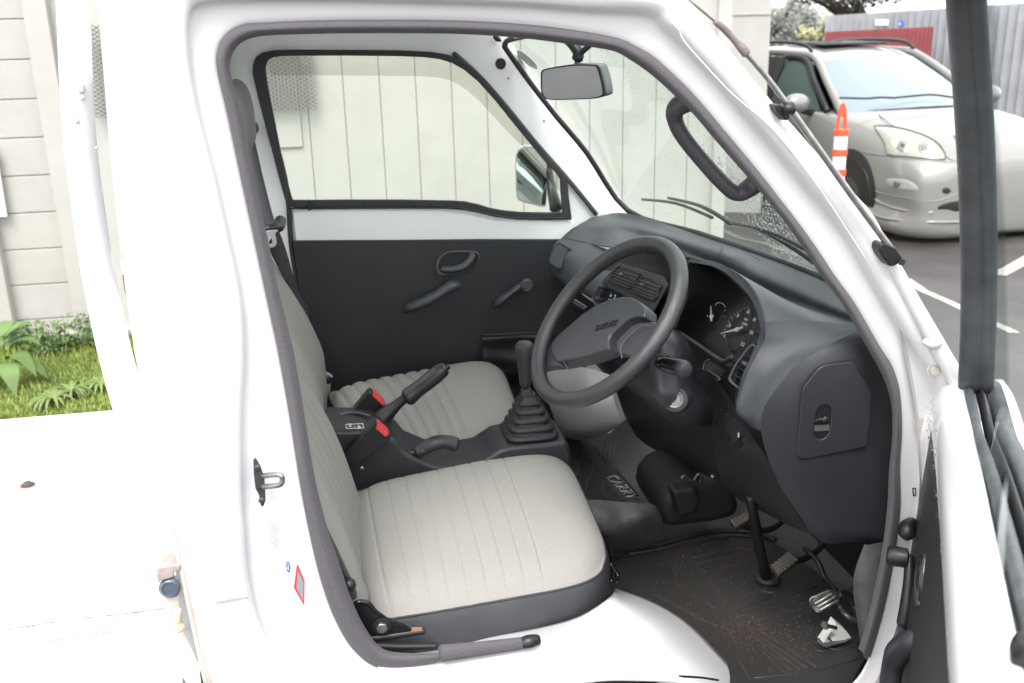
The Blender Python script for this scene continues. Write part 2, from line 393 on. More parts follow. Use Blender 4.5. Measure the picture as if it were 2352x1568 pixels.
# --- rocker panel and wheel housing below the seat (white)
rows = [
 [(860,1500,N+.10),(1000,1490,N+.10),(1120,1462,N+.10),(1240,1440,N+.10),(1330,1415,N+.10),(1400,1372,N+.12),(1412,1350,N+.28)],
 [(866,1520,N+.02),(1000,1515,N+.02),(1120,1492,N+.02),(1240,1470,N+.02),(1350,1440,N+.04),(1440,1400,N+.08),(1500,1381,N+.24)],
 [(870,1540,N-.005),(1000,1535,N-.005),(1120,1512,N-.005),(1240,1492,N-.005),(1380,1462,N+.005),(1500,1440,N+.05),(1575,1425,N+.20)],
 [(880,1570,N-.022),(1000,1565,N-.022),(1120,1542,N-.022),(1250,1520,N-.022),(1400,1500,N-.015),(1545,1495,N+.03),(1640,1487,N+.16)],
 [(880,1620,N-.028),(1000,1610,N-.028),(1120,1590,N-.028),(1260,1562,N-.028),(1420,1540,N-.022),(1600,1545,N+.02),(1700,1560,N+.12)],
 [(880,1700,N-.03),(1000,1680,N-.03),(1130,1650,N-.03),(1290,1600,N-.03),(1440,1552,N-.026),(1640,1610,N+.0),(1740,1650,N+.10)],
]
wh = patch('wheel_housing', rows, PAINT, T, su=5, sv=5); solid(wh, .003, 1)
tube('wheel_arch_lip', [(1300,1566,N-.036),(1380,1557,N-.036),(1450,1556,N-.034),(1560,1562,N-.03),(1640,1585,N-.03)], .006, PAINT, T)
0 and tube('wheel_arch_seam', [(1400,1392,N+.075),(1480,1398,N+.075),(1560,1440,N+.06),(1620,1490,N+.045),(1690,1570,N+.03)], .0014, PAINT, T)
tube('wheel_arch_gap', [(1560,1553,N-.018),(1610,1556,N-.014),(1650,1562,N-.010)], .002, BLACK, T)
lathe('front_wheel', [(.05,-.09),(.2,-.09),(.255,-.07),(.265,0),(.255,.06),(.19,.08),(.05,.08)], V((.33, N+.08, .28)), (0, 1, 0), RUB, T, n=48)

# --- inner shell: far side, roof, rear wall, floor, firewall
win_o = [c2(*p) for p in [(270,420),(272,370),(290,325),(330,297),(400,285),(500,283),(800,283),(1100,286),(1290,295),(1380,310),(1460,342),(1540,400),(1620,485),(1700,578),(1800,700),(1900,822),(2000,940),(2062,1014),(2074,1130),(2090,1252),(1950,1254),(1780,1252),(1650,1236),(1560,1214),(1480,1198),(1380,1191),(1100,1190),(800,1192),(560,1194),(490,1190),(462,1160),(420,1010),(365,800),(310,590)]]
win_g = [c2(*p) for p in [(345,400),(348,365),(362,340),(390,327),(440,320),(500,318),(800,317),(1100,320),(1250,326),(1340,338),(1410,360),(1480,400),(1560,468),(1660,580),(1760,705),(1850,815),(1940,925),(2000,985),(2022,1020),(2030,1130),(2036,1208),(1950,1212),(1790,1208),(1690,1198),(1620,1184),(1560,1165),(1480,1148),(1400,1143),(1100,1138),(800,1138),(600,1140),(500,1140),(490,1110),(450,960),(400,700),(360,500)]]
FY = 2.76
far = [V((-.30, FY, .42)), V((-.30, FY, 1.70)), A(1150, 60, Y=FY), A(1172, 96, Y=FY), A(1235, 195, Y=FY), A(1310, 300, Y=FY), A(1385, 402, Y=FY), A(1450, 490, Y=FY), V((.86, FY, 1.0)), V((.95, FY, .42))]
plate('cab_side', far, (0, .05, 0), PAINT_IN, T, holes=[[A(*p, Y=FY) for p in win_o]])
plate('roof', [V((-.31, N+.04, 1.715)), V((-.31, FY+.05, 1.715)), V((.44, FY+.05, 1.715)), V((.42, 2.1, 1.725)), V((.44, N+.04, 1.69))], (0, 0, .03), PAINT_IN, T)
plate('header_rail', [A(1174, 62, Y=2.68), A(1230, 40, Y=2.3), A(1330, 30, Y=1.9), A(1450, 30, Y=1.62), A(1400, 84, Y=1.62), A(1280, 78, Y=1.9), A(1215, 82, Y=2.3), A(1168, 92, Y=2.68)], (-.01, 0, .03), PAINT_IN, T)
# rear wall with its window opening
RW = -.275
plate('cab_rear_wall', [V((RW, N+.05, .5)), V((RW, FY, .5)), V((RW, FY, 1.72)), V((RW, N+.05, 1.72))], (-.03, 0, 0), PAINT_IN, T,
      holes=[[V((RW, 1.56, 1.18)), V((RW, 2.64, 1.18)), V((RW, 2.62, 1.55)), V((RW, 1.58, 1.55))]])
plate('cab_floor', [V((-.28, N+.02, .40)), V((1.12, N+.02, .40)), V((1.12, FY, .40)), V((-.28, FY, .40))], (0, 0, -.03), FLOORV, T)
plate('firewall', [V((1.10, N+.02, .38)), V((1.10, FY, .38)), V((.99, FY, 1.02)), V((1.02, N+.25, 1.02)), V((1.06, N+.05, .95))], (.03, 0, 0), BLACK, T)
# dark hole above belt anchor, small screw holes in the far pillar
for p, r, y in ((c8(125, 515), .0135, FY), (c8(205, 663), .0022, FY), (c8(566, 1098), .0022, FY)):
    lathe('pillar_hole', [(r*1.12, 0), (r*1.12, .0012), (r, .0014)], (p[0], p[1], y-.0005), (0, -1, 0), BLACK, T, n=20)
tube('interior_lamp', [(c8(55, 238)[0], c8(55, 238)[1], FY-.02), (c8(90, 260)[0], c8(90, 260)[1], FY-.02), (c8(128, 286)[0], c8(128, 286)[1], FY-.02)], [.004, .008, .003], BLACK, T)

# ---------------- passenger door
pd = plate('passenger_door', [A(672, 486, Y=FY-.012), A(760, 482, Y=FY-.012), A(1000, 482, Y=FY-.012), A(1080, 494, Y=FY-.012), A(1140, 507, Y=FY-.012), A(1320, 508, Y=FY-.012), V((.62, FY-.012, .45)), V((-.13, FY-.012, .45))], (0, .010, 0), PAINT_IN, T, bev=.003)
GY = FY-.016
tr = plate('trim_panel', [A(672, 551, Y=GY), A(900, 550, Y=GY), A(1100, 548, Y=GY), A(1330, 548, Y=GY), V((.70, GY, .45)), V((-.12, GY, .45)), A(760, 880, Y=GY), A(690, 690, Y=GY)], (0, -.008, 0), TRIMV, pd, bev=.003)
plate('window_seal', [A(*p, Y=FY-.004) for p in win_o], (0, -.014, 0), RUB, pd, bev=.003, holes=[[A(*p, Y=FY-.004) for p in win_g]])
tube('window_seal', [(*c2(480, 1187), FY-.02), (*c2(800, 1187), FY-.02), (*c2(1100, 1185), FY-.02), (*c2(1400, 1187), FY-.02), (*c2(1510, 1198), FY-.02), (*c2(1640, 1228), FY-.02), (*c2(1780, 1246), FY-.02), (*c2(2085, 1246), FY-.02)], .0035, GLOSSB, pd)
plate('window_glass', [A(*p, Y=FY+.012) for p in win_g], (0, .004, 0), GLS, pd)
box('window_latch', A(*c2(592, 1172), Y=FY-.022), (.008, .012, .030), BLACK, pd, .002)
# black weatherstrips: behind the door and along the windscreen pillar
tube('weatherstrip', [(*c2(420, 880), FY-.01), (*c2(455, 1030), FY-.012), (*c2(476, 1180), FY-.014), (*c2(484, 1330), FY-.014), (*c2(500, 1470), FY-.014), (692, 690, FY-.014), (730, 820, FY-.014)], .0085, RUB, pd, flat=.7)
tube('weatherstrip', [(*c2(1420, 305), FY-.008), (*c2(1560, 430), FY-.01), (*c2(1720, 610), FY-.01), (*c2(1900, 830), FY-.01), (*c2(2080, 1035), FY-.012), (*c2(2235, 1225), FY-.012)], .0075, RUB, pd, flat=.7)
# handles
def rr(c, pts): return [c(*p) for p in pts]
hb = rr(cW, [(990,350),(992,310),(1015,275),(1060,250),(1130,245),(1200,248),(1232,265),(1230,300),(1210,340),(1170,365),(1100,380),(1040,385),(1005,380)])
plate('door_handle', [A(*p, Y=GY-.009) for p in hb], (0, -.010, 0), PLAST, pd, bev=.003, k=3, seg=2, holes=[[A(*p, Y=GY-.009) for p in rr(cW, [(1008,350),(1012,312),(1040,272),(1100,258),(1200,260),(1220,275),(1215,310),(1190,345),(1130,365),(1040,373)])]])
plate('handle_cup', [A(*p, Y=GY-.0095) for p in rr(cW, [(1008,350),(1012,312),(1040,272),(1100,258),(1200,260),(1220,275),(1215,310),(1190,345),(1130,365),(1040,373)])], (0, -.001, 0), BLACK, pd, k=3)
tube('handle_lever', [A(*cW(1025, 350), Y=GY-.014), A(*cW(1080, 350), Y=GY-.02), A(*cW(1140, 335), Y=GY-.024), A(*cW(1175, 305), Y=GY-.024), A(*cW(1195, 270), Y=GY-.018)], [.008, .011, .012, .012, .012], PLAST, pd, flat=.7)
tube('grab_handle', [A(*cW(835, 575), Y=GY-.008), A(*cW(850, 560), Y=GY-.035), A(*cW(930, 530), Y=GY-.048), A(*cW(1010, 485), Y=GY-.048), A(*cW(1070, 445), Y=GY-.045), A(*cW(1100, 440), Y=GY-.03), A(*cW(1108, 425), Y=GY-.008)], [.014, .017, .018, .018, .019, .018, .013], PLAST, pd, flat=.75)
tube('window_crank', [A(*cW(1345, 530), Y=GY-.012), A(*cW(1350, 525), Y=GY-.026), A(*cW(1410, 480), Y=GY-.034), A(*cW(1480, 430), Y=GY-.034)], [.022, .023, .016, .018], PLAST, pd, flat=.6)
lathe('crank_knob', [(.012, 0), (.018, .004), (.019, .024), (.015, .029), (.014, .0275)], A(*cW(1490, 432), Y=GY-.036), (0, -1, 0), PLAST, pd, n=24)
# slack vinyl map pocket low on the door
rows = []
for j, (l, r, y) in enumerate([((1247,717),(1640,700),.004),((1250,735),(1640,722),.028),((1252,790),(1640,780),.022),((1255,850),(1640,850),.035),((1262,900),(1640,900),.032),((1300,930),(1640,960),.028),((1380,985),(1640,1010),.012)]):
    a, b = V((*cW(*l), 0)), V((*cW(*r), 0)); row = []
    for i in range(12):
        f = i/11; p = a.lerp(b, f); w = .007*sin(f*5+j*.9)+.003*sin(f*11-j*1.1)
        row.append(A(p.x, p.y, Y=GY-.010-y-(w if 0 < j < 6 else 0)))
    rows.append(row)
patch('map_pocket', rows, mat('soft_black_vinyl', (.014,.014,.016), .45), pd, su=4, sv=3)
tube('pocket_hem', [r for r in rows[0]], .004, BLACK, pd)
# acrylic wind deflector outside the window, door mirror
df = [c2(*p) for p in [(330,290),(800,285),(1250,290),(1420,320),(1560,420),(1760,660),(1960,900),(2060,1030),(2060,1130),(1985,1055),(1900,930),(1700,722),(1620,635),(1560,570),(1500,520),(1450,485),(1400,459),(1340,443),(1250,436),(1000,432),(800,430),(560,430),(370,430)]]
plate('wind_deflector', [A(*p, Y=FY+.075) for p in df], (0, .003, 0), DEFL, pd)
mo = rr(c2, [(1772,900),(1790,850),(1830,835),(1900,842),(1945,880),(1952,960),(1955,1060),(1950,1160),(1935,1185),(1870,1170),(1800,1150),(1778,1120),(1772,1000)])
MY = FY+.20
mr_ = plate('door_mirror', [A(*p, Y=MY) for p in mo], (.01, .05, 0), GREYP, pd, bev=.008, k=2)
mi = [(p[0]*.93+c2(1862,1005)[0]*.07, p[1]*.93+c2(1862,1005)[1]*.07) for p in mo]
_mn = V((-.05, -.96, .17)).normalized(); _mp = A(*c2(1862, 1005), Y=MY-.026); _ca = [PLN(*p, _mp, _mn) for p in mi]; _c0 = sum(_ca, V())/len(_ca)
plate('mirror_glass', [p+_mn*.004 for p in _ca], _mn*.002, MIRR, pd, k=2)
tube('mirror_arm', [A(*c2(1945, 900), Y=MY+.02), A(*c2(1965, 1000), Y=MY), A(*c2(1985, 1110), Y=FY+.10), A(*c2(2005, 1190), Y=FY+.06)], [.012, .013, .016, .020], BLACK, pd)

# ---------------- windscreen
wb = [G((1446, 487, 'z', 1.135)), G((1600, 535, 'z', 1.135)), G((1750, 585, 'z', 1.135)), G((1895, 640, 'z', 1.135)), V((.955, 1.60, 1.133)), V((.925, 1.47, 1.13))]
wt = [A(1168, 92, Y=2.66), A(1230, 78, Y=2.35), A(1300, 78, Y=2.05), A(1390, 85, Y=1.78), A(1450, 90, Y=1.62), V((.46, 1.50, 1.60))]
gw = patch('windscreen', [wb, [a.lerp(b, .33)+V((.012, 0, .010)) for a, b in zip(wb, wt)], [a.lerp(b, .67)+V((.012, 0, .010)) for a, b in zip(wb, wt)], wt], GLSW, T, su=8, sv=6)
tube('windscreen_seal', [wt[2]+V((0,0,0)), wt[1], wt[0], G((*c8(170,330), 2.67)), G((*c8(190,380), 2.67)), G((*c8(420,700), 2.66)), G((*c8(700,1060), 2.65)), G((*c8(1000,1420), 2.65)), wb[0]+V((-.004,0,.004)), wb[1], wb[2], wb[3], wb[4]], .0085, RUB, gw, k=4, flat=.8)
rng = random.Random(3)
def wpoint(u, v):   # u along the base (0 far), v up
    k = u*(len(wb)-1); i = min(int(k), len(wb)-2); f = k-i
    a = wb[i].lerp(wb[i+1], f); b = wt[i].lerp(wt[i+1], f); return a.lerp(b, v)+V((.012, 0, .010))*(4*v*(1-v))*1.05
vs = []; fs = []
nrm = V((.76, 0, .65)).normalized()
def drop(p, r, st):
    a = V((0, 1, 0)); b = nrm.cross(a); k = len(vs)
    for q in range(6): vs.append(p+(a*cos(q*pi/3)+b*sin(q*pi/3)*st)*r)
    vs.append(p+nrm*r*.55)
    for q in range(6): fs.append((k+q, k+(q+1) % 6, k+6))
for i in range(9000):
    u = rng.random(); v = rng.random()
    if i < 5600: u = .45+.5*rng.random()**.8; v = rng.random()**1.6*.55
    dens = .25+.75*(u > .4)
    if rng.random() > dens: continue
    r = .0007+.0013*rng.random()**2+(.001 if (u > .45 and v < .5) else 0)*rng.random()
    drop(wpoint(u, v)+nrm*.002, r, 1+rng.random()*.9)
dp_ = mesh('raindrops', vs, fs, DROP, gw, True); dp_['kind'] = 'stuff'
# sticker low contrast oval with print near the top far corner
so_ = [G((*c8(290+103+103*cos(t)*1.0, 475+95*sin(t)+75*cos(t)), 2.58)) for t in [i*pi/8 for i in range(16)]]
plate('inspection_sticker', [PLN(*(lambda q: (q.x, q.y))(V((c8(393+105*cos(t)-10*sin(t), 475+38*sin(t)+88*cos(t))[0], c8(393+105*cos(t)-10*sin(t), 475+38*sin(t)+88*cos(t))[1]))), wpoint(.06, .9), nrm) for t in [i*pi/10 for i in range(20)]], nrm*.001, GREYP, gw)
# wipers outside
def wiper(pts, arm, nm):
    w = tube('wiper', pts, .0045, BLACK, gw, n=8)
    tube('wiper', arm, [.006, .005, .004], BLACK, gw, n=8)
out = nrm*.018
P_ = lambda x, y: PLN(x, y, wpoint(.4, .1), nrm)+out
wiper([P_(*cS(115-1190+1190, 1115)) if False else P_(*crop(2400,0,1.4255)(120,1125)), P_(*crop(2400,0,1.4255)(300,1150)), P_(*crop(2400,0,1.4255)(500,1232))],
      [P_(*crop(2400,0,1.4255)(600,1265)), P_(*crop(2400,0,1.4255)(440,1170)), P_(*crop(2400,0,1.4255)(260,1120))], 0)
wiper([P_(*crop(2400,0,1.4255)(600,1262)), P_(*crop(2400,0,1.4255)(800,1310)), P_(*crop(2400,0,1.4255)(1090,1460))],
      [P_(*crop(2400,0,1.4255)(1120,1530)), P_(*crop(2400,0,1.4255)(900,1380)), P_(*crop(2400,0,1.4255)(720,1285))], 0)

# ---------------- rear-view mirror
mc = [c8(*p) for p in [(545,620),(552,590),(580,568),(700,545),(900,520),(1090,522),(1130,535),(1150,570),(1185,700),(1200,790),(1198,830),(1170,850),(1090,868),(900,878),(680,882),(600,872),(565,845),(546,780)]]
RY = 2.02
RN_ = V((-.76, -.64, -.08)).normalized(); RP = A(1322, 187, Y=RY)
pm = [PLN(*p, RP, RN_) for p in mc]
rm = plate('rear_view_mirror', pm, -RN_*.026, mat('mirror_shell', (.10,.105,.11), .45), T, bev=.009, k=3)
cm = sum(pm, V())/len(pm)
plate('mirror_rim', [p+RN_*.001 for p in pm], RN_*.004, BLACK, rm, bev=.0015, k=3)
plate('mirror_glass', [cm+(p-cm)*.93+RN_*.0052 for p in pm], RN_*.001, MIRRD, rm, k=3)
tube('mirror_stem', [A(*c8(905, 520), Y=RY+.02), A(*c8(905, 470), Y=RY+.02), A(*c8(905, 440), Y=RY+.02)], [.006, .006, .009], DSTEEL, rm)
tube('mirror_bracket', [A(*c8(905, 470), Y=RY+.02), A(*c8(915, 400), Y=RY+.02), A(*c8(850, 310), Y=RY+.03), A(*c8(780, 240), Y=RY+.04)], [.012, .012, .011, .012], BLACK, rm, k=3)
tube('mirror_bracket', [A(*c8(950, 400), Y=RY), A(*c8(1060, 300), Y=RY-.03)], [.006, .006], BLACK, rm)
# ---------------- assist grip on the near windscreen pillar
cG = crop(2400, 0, 1.4255)
tube('assist_grip', [(*cG(385, 560), N+.035), (*cG(330, 600), N+.045), (*cG(322, 660), N+.055), (*cG(370, 760), N+.055), (*cG(500, 920), N+.055), (*cG(620, 1045), N+.055), (*cG(680, 1070), N+.055), (*cG(735, 1040), N+.045), (*cG(770, 1010), N+.03)],
     [.021, .018, .0155, .0150, .0150, .0155, .0165, .018, .018], mat('grip_plastic', (.05,.045,.052), .5, bump=[('noise', 500, .15)]), T, k=6, n=16, flat=.8, up=V((0, 1, 0)))

# ================================================================ DASHBOARD
def z_(x, y, Z): return (x, y, 'z', Z)
d0 = [
 [(1386,494,2.71),(1446,491,2.60),z_(1592,536,1.133),z_(1700,572,1.133),z_(1785,602,1.133),z_(1862,632,1.132),z_(1990,695,1.13)],
 [(1360,500,2.71),(1440,503,2.60),z_(1560,541,1.125),z_(1672,583,1.125),z_(1745,607,1.125),z_(1832,641,1.124),z_(1990,715,1.12)],
 [(1345,508,2.71),(1420,514,2.60),z_(1512,537,1.118),z_(1664,595,1.112),z_(1738,630,1.110),z_(1817,664,1.108),z_(1990,738,1.11)],
 [(1328,518,2.71),(1405,526,2.60),z_(1480,550,1.095),z_(1640,612,1.085),z_(1724,655,1.080),z_(1802,690,1.078),z_(1980,748,1.10)],
 [(1310,529,2.71),(1390,540,2.60),(1462,562,2.36),(1606,597,1.93),(1712,640,1.73),(1796,686,1.62),(1900,745,1.54)],
 [(1292,545,2.71),(1360,562,2.60),(1436,572,2.38),(1590,591,1.92),(1684,622,1.70),(1736,676,1.60),(1757,742,1.555)],
]
dash = patch('dashboard', d0, PLAST, T, su=6, sv=6); solid(dash, .003, 0)
# passenger side front face (glove side), rolled over the top edge
d1 = [
 [(1292,545,2.71),(1330,555,2.64),(1360,562,2.60),(1400,575,2.52),(1430,600,2.42)],
 [(1272,562,2.72),(1305,580,2.62),(1345,590,2.56),(1385,605,2.48),(1412,630,2.40)],
 [(1261,592,2.73),(1295,612,2.62),(1335,625,2.54),(1372,640,2.46),(1398,660,2.38)],
 [(1263,622,2.73),(1293,645,2.62),(1330,660,2.54),(1362,676,2.46),(1385,695,2.38)],
 [(1272,636,2.74),(1300,656,2.64),(1335,672,2.57),(1362,690,2.50),(1380,712,2.44)],
 [(1290,640,2.76),(1315,655,2.72),(1345,670,2.68),(1370,690,2.62),(1385,712,2.58)],
]
patch('glove_side_cover', d1, PLAST, dash, su=5, sv=5)
bl = [cB(*p) for p in [(232,350),(245,300),(285,232),(300,228),(370,268),(345,300),(318,398),(300,400),(240,370)]]
def on_glove(p, off=0): return PLN(p[0], p[1], A(1300, 600, Y=2.64), V((-.80, -.50, .30)).normalized())+V((-.80, -.50, .30)).normalized()*off
plate('blanking_lid', [on_glove(p, .012) for p in bl], V((-.80, -.50, .30)).normalized()*.004, BLACK, dash, bev=.001)
cq = sum((V((*p, 0)) for p in bl), V())/len(bl)
plate('blanking_lid', [on_glove(((p[0]-cq.x)*.84+cq.x, (p[1]-cq.y)*.84+cq.y), .016) for p in bl], V((-.80, -.50, .30)).normalized()*.003, PLAST, dash, bev=.001)
0 and plate('corner_filler', [A(*p, Y=1.60) for p in [(1900,655),(1990,700),(2060,830),(1960,800),(1900,745)]], (0, .01, 0), BLACK, dash)
# right textured cheek
d2 = [
 [(1757,742,1.555),(1806,738,1.545),(1856,737,1.535),(1905,740,1.525),(1975,748,1.50)],
 [(1757,775,1.553),(1800,772,1.54),(1850,770,1.525),(1905,768,1.505),(1960,764,1.492)],
 [(1746,800,1.556),(1786,800,1.54),(1830,799,1.523),(1870,797,1.505),(1912,787,1.490)],
 [(1720,850,1.558),(1748,852,1.54),(1778,850,1.522),(1805,846,1.502),(1832,836,1.488)],
 [(1702,900,1.560),(1720,905,1.545),(1738,908,1.522),(1756,908,1.502),(1775,904,1.486)],
 [(1690,940,1.563),(1702,948,1.545),(1718,953,1.525),(1734,953,1.503),(1752,946,1.486)],
 [(1697,956,1.575),(1706,966,1.56),(1720,976,1.535),(1735,985,1.508),(1749,990,1.486)],
]
patch('dashboard_cheek', d2, PLAST, dash, su=5, sv=5)
# end cover facing the door, with a hinged oval-holed lid
d3 = [
 [(1975,750,1.500),(1990,765,1.49),(2010,785,1.485),(2040,815,1.485)],
 [(1960,764,1.490),(1985,776,1.477),(2015,800,1.475),(2055,860,1.478)],
 [(1912,787,1.488),(1955,800,1.474),(2005,830,1.470),(2065,930,1.475)],
 [(1832,836,1.486),(1900,850,1.472),(1980,880,1.468),(2075,990,1.474)],
 [(1775,904,1.484),(1860,925,1.471),(1960,950,1.467),(2075,1050,1.473)],
 [(1752,946,1.484),(1840,985,1.471),(1950,1010,1.467),(2070,1100,1.473)],
 [(1749,995,1.484),(1840,1045,1.471),(1940,1070,1.467),(2060,1150,1.473)],
 [(1768,1062,1.484),(1850,1110,1.472),(1940,1130,1.468),(2050,1190,1.473)],
 [(1800,1130,1.486),(1870,1175,1.474),(1945,1190,1.470),(2040,1225,1.474)],
 [(1850,1205,1.490),(1890,1225,1.478),(1945,1226,1.474),(2030,1240,1.476)],
 [(1865,1228,1.497),(1897,1247,1.492),(1945,1246,1.490),(2020,1240,1.49)],
]
ec = patch('dashboard_end_cover', d3, PLASTD, dash, su=4, sv=5)
lid = [c6(*p) for p in [(48,860),(60,800),(150,680),(220,600),(300,565),(545,530),(575,550),(735,820),(752,880),(740,1100),(710,1360),(690,1395),(640,1410),(90,1525),(40,1520),(5,1490),(2,1440),(30,1000)]]
hole = [c6(*p) for p in [(205,1010),(240,980),(285,970),(325,985),(345,1020),(335,1200),(320,1260),(285,1310),(240,1328),(195,1315),(170,1285),(165,1230),(180,1080)]]
def lidp(p, off=0): return PLN(p[0], p[1], V((.84, 1.4655, .95)), V((-.06, -1, 0)).normalized())+V((0, -off, 0))
plate('fuse_lid', [lidp(p, 0) for p in lid], (0, -.0035, 0), PLASTD, dash, bev=.0018, holes=[[lidp(p) for p in hole]])
plate('fuse_lid_recess', [lidp(p, .0008) for p in hole], (0, .0005, 0), BLACK, dash)
tube('fuse_lid_latch', [lidp(c6(190, 1150), .001), lidp(c6(250, 1128), .003), lidp(c6(320, 1140), .001)], [.006, .009, .006], PLASTD, dash, flat=.3, up=V((1, 0, 0)))
plate('fuse_lid_inner', [lidp(c6(*p), .0012) for p in [(175,1185),(330,1180),(325,1235),(172,1245)]], (0, -.0006, 0), mat('recess_grey', (.07,.075,.07), .6), dash)
lathe('cover_screw', [(.0052, 0), (.0052, .002), (.004, .0025)], lidp(c8(0, 0)) if False else lidp((1994, 1226)), (0, -1, 0), BLACK, dash, n=16)
# lower right knee panel with switch blanks
d4 = [
 [(1560,840,1.80),(1620,850,1.74),(1660,890,1.66),(1690,935,1.575)],
 [(1590,900,1.80),(1640,925,1.72),(1672,955,1.64),(1720,990,1.53),(1749,995,1.484)][:4],
 [(1625,960,1.78),(1655,985,1.70),(1690,1020,1.60),(1768,1062,1.486)],
 [(1640,1040,1.78),(1680,1062,1.70),(1730,1095,1.60),(1800,1130,1.487)],
 [(1660,1110,1.80),(1710,1130,1.72),(1770,1165,1.61),(1830,1180,1.49)],
 [(1700,1150,1.83),(1750,1175,1.76),(1810,1205,1.66),(1865,1228,1.497)],
]
patch('knee_panel', d4, PLASTD, dash, su=5, sv=5)
kp = A(1690, 1010, Y=1.585); kn = (A(1690,1020,Y=1.60)-A(1655,985,Y=1.70)).cross(A(1690,1020,Y=1.60)-A(1680,1062,Y=1.70)).normalized()
if kn.dot(O-kp) < 0: kn = -kn
def kpp(x, y, off=.004): return PLN((2300+x/1.3563)/1.694, (1500+y/1.3563)/1.694, kp, kn)+kn*off
for q in ((700,120,665,205), (735,145,705,245), (775,175,740,285)): tube('switch_gap', [kpp(q[0], q[1], .0065), kpp(q[2], q[3], .0065)], .0009, BLACK, dash, k=1, n=6)
plate('rocker_switch', [kpp(*p) for p in [(795,235),(815,215),(825,250),(808,275),(795,262)]], kn*.006, BLACK, dash, bev=.0008)
plate('rocker_switch', [kpp(*p) for p in [(785,290),(795,272),(820,290),(803,325),(785,310)]], kn*.006, BLACK, dash, bev=.0008)
plate('switch_print', [kpp(*p, .0105) for p in [(803,238),(811,234),(812,262),(803,260)]], kn*.0003, INK, dash)
# instrument recess: dark hood lining and face
up27 = V((.42, 0, .91)).normalized()
fp0 = A(1699, 758, Y=1.80); fn = V((-.91, 0, .42)).normalized()
def FP(p, off=0): return PLN(p[0], p[1], fp0, fn)+fn*off
rim = [(1585,592,1.92),(1640,600,1.80),(1684,622,1.70),(1736,676,1.60),(1757,742,1.555),(1752,790,1.556),(1738,815,1.56),(1715,860,1.562),(1693,930,1.566)]
rim_i = [(1583,602,1.925),(1636,611,1.80),(1676,634,1.71),(1724,685,1.615),(1745,742,1.57),(1743,775,1.57),(1730,812,1.572),(1708,856,1.574),(1690,925,1.574)]
deep = [FP(c3(*p)) for p in [(190,60),(420,95),(640,240),(830,440),(925,600),(950,780),(905,870),(800,1000),(720,1080)]]
patch('hood_lip', [rim, rim_i], PLAST, dash, su=2, sv=6)
patch('hood_lining', [rim_i, deep], mat('matt_black_lining', (.014, .014, .016), .7), dash, su=4, sv=6)
FACE = mat('gauge_face', (.008, .008, .009), .35)
fo = [c3(*p) for p in [(-250,-40),(190,40),(430,80),(660,230),(850,430),(950,600),(980,780),(930,900),(830,1010),(700,1100),(560,1040),(0,700),(-300,560)]]
plate('gauge_face', [FP(p, -.004) for p in fo], fn*-.003, FACE, dash)
# sill line under the gauges
tube('cluster_sill', [FP(c3(-120, 610), .012), FP(c3(20, 695), .012), FP(c3(300, 880), .012), FP(c3(580, 1065), .012), FP(c3(650, 1075), .014), FP(c3(720, 1040), .016)], .0055, PLAST, dash, k=4)
patch('lower_cluster_panel', [
 [(1440,690,2.26),(1540,752,2.00),(1600,792,1.86),(1665,838,1.72),(1700,842,1.60)],
 [(1440,730,2.28),(1545,785,2.02),(1610,830,1.86),(1660,870,1.72),(1690,890,1.60)],
 [(1430,790,2.32),(1540,840,2.04),(1600,870,1.88),(1655,905,1.72),(1688,935,1.585)]], BLACK, dash, su=4, sv=5)
# gauge dial discs: faint raised rings
sc = c3(725, 745)
ctr = FP(sc, .001); er = (FP(c3(765, 890))-FP(c3(580, 810))).normalized(); eu = fn.cross(er).normalized()
if eu.z < 0: eu = -eu
def dial(c, r, nm):
    rows = [[c+(er*cos(t)+eu*sin(t))*q+fn*h for t in [i*2*pi/40 for i in range(40)]] for q, h in ((r*1.03, .0), (r, .0015), (r*.97, 0))]
    grid_mesh('dial_ring', rows, BLACK, dash, False, True)
dial(ctr, .046, 0)
tctr = FP(c3(485, 600), .001); dial(tctr, .026, 0)
items = []
for s, p in (('0',(580,808)),('20',(630,700)),('40',(715,600)),('60',(820,560)),('80',(885,640)),('100',(852,770)),('120',(762,890))):
    items.append((s, FP(c3(*p), .002), er, eu, .0115))
items.append(('Km/h', FP(c3(800, 637), .002), er, eu, .0075)); items.append(('022098', FP(c3(785, 685), .002), er, eu, .0078))
items.append(('C', FP(c3(437, 525), .002), er, eu, .010)); items.append(('F', FP(c3(403, 600), .002), -eu, er, .009))
join_text('speedometer_numerals', items[:7], INK, dash); join_text('speed_unit', items[7:8], INK, dash); join_text('odometer_digits', items[8:9], INK, dash); join_text('fuel_marks', items[9:], INK, dash)
tk = []
def seg(a, b, w): 
    a = FP(c3(*a), .002); b = FP(c3(*b), .002); d = (b-a); l = d.length; d.normalize(); tk.append(((a+b)/2, (l, w, .0006), (d, fn.cross(d).normalized(), fn)))
for a, b in [((555,795),(580,790)),((595,695),(612,703)),((710,555),(718,578)),((645,610),(658,628)),((745,540),(750,552)),((780,520),(783,534)),((812,515),(814,528)),((832,525),(836,542)),((618,655),(632,664)),((575,740),(590,742)),((682,580),(690,592)),((580,550),(597,540)),((570,600),(580,612)),((488,500),(492,478)),((492,478),(520,466)),((520,466),(550,470)),((550,470),(578,490)),((578,490),(588,512))]: seg(a, b, .0009)
boxes('speedometer_ticks', tk[:11], INK, dash); boxes('fuel_ticks', tk[11:13], INK, dash); boxes('gauge_arc', tk[13:], INK, dash)
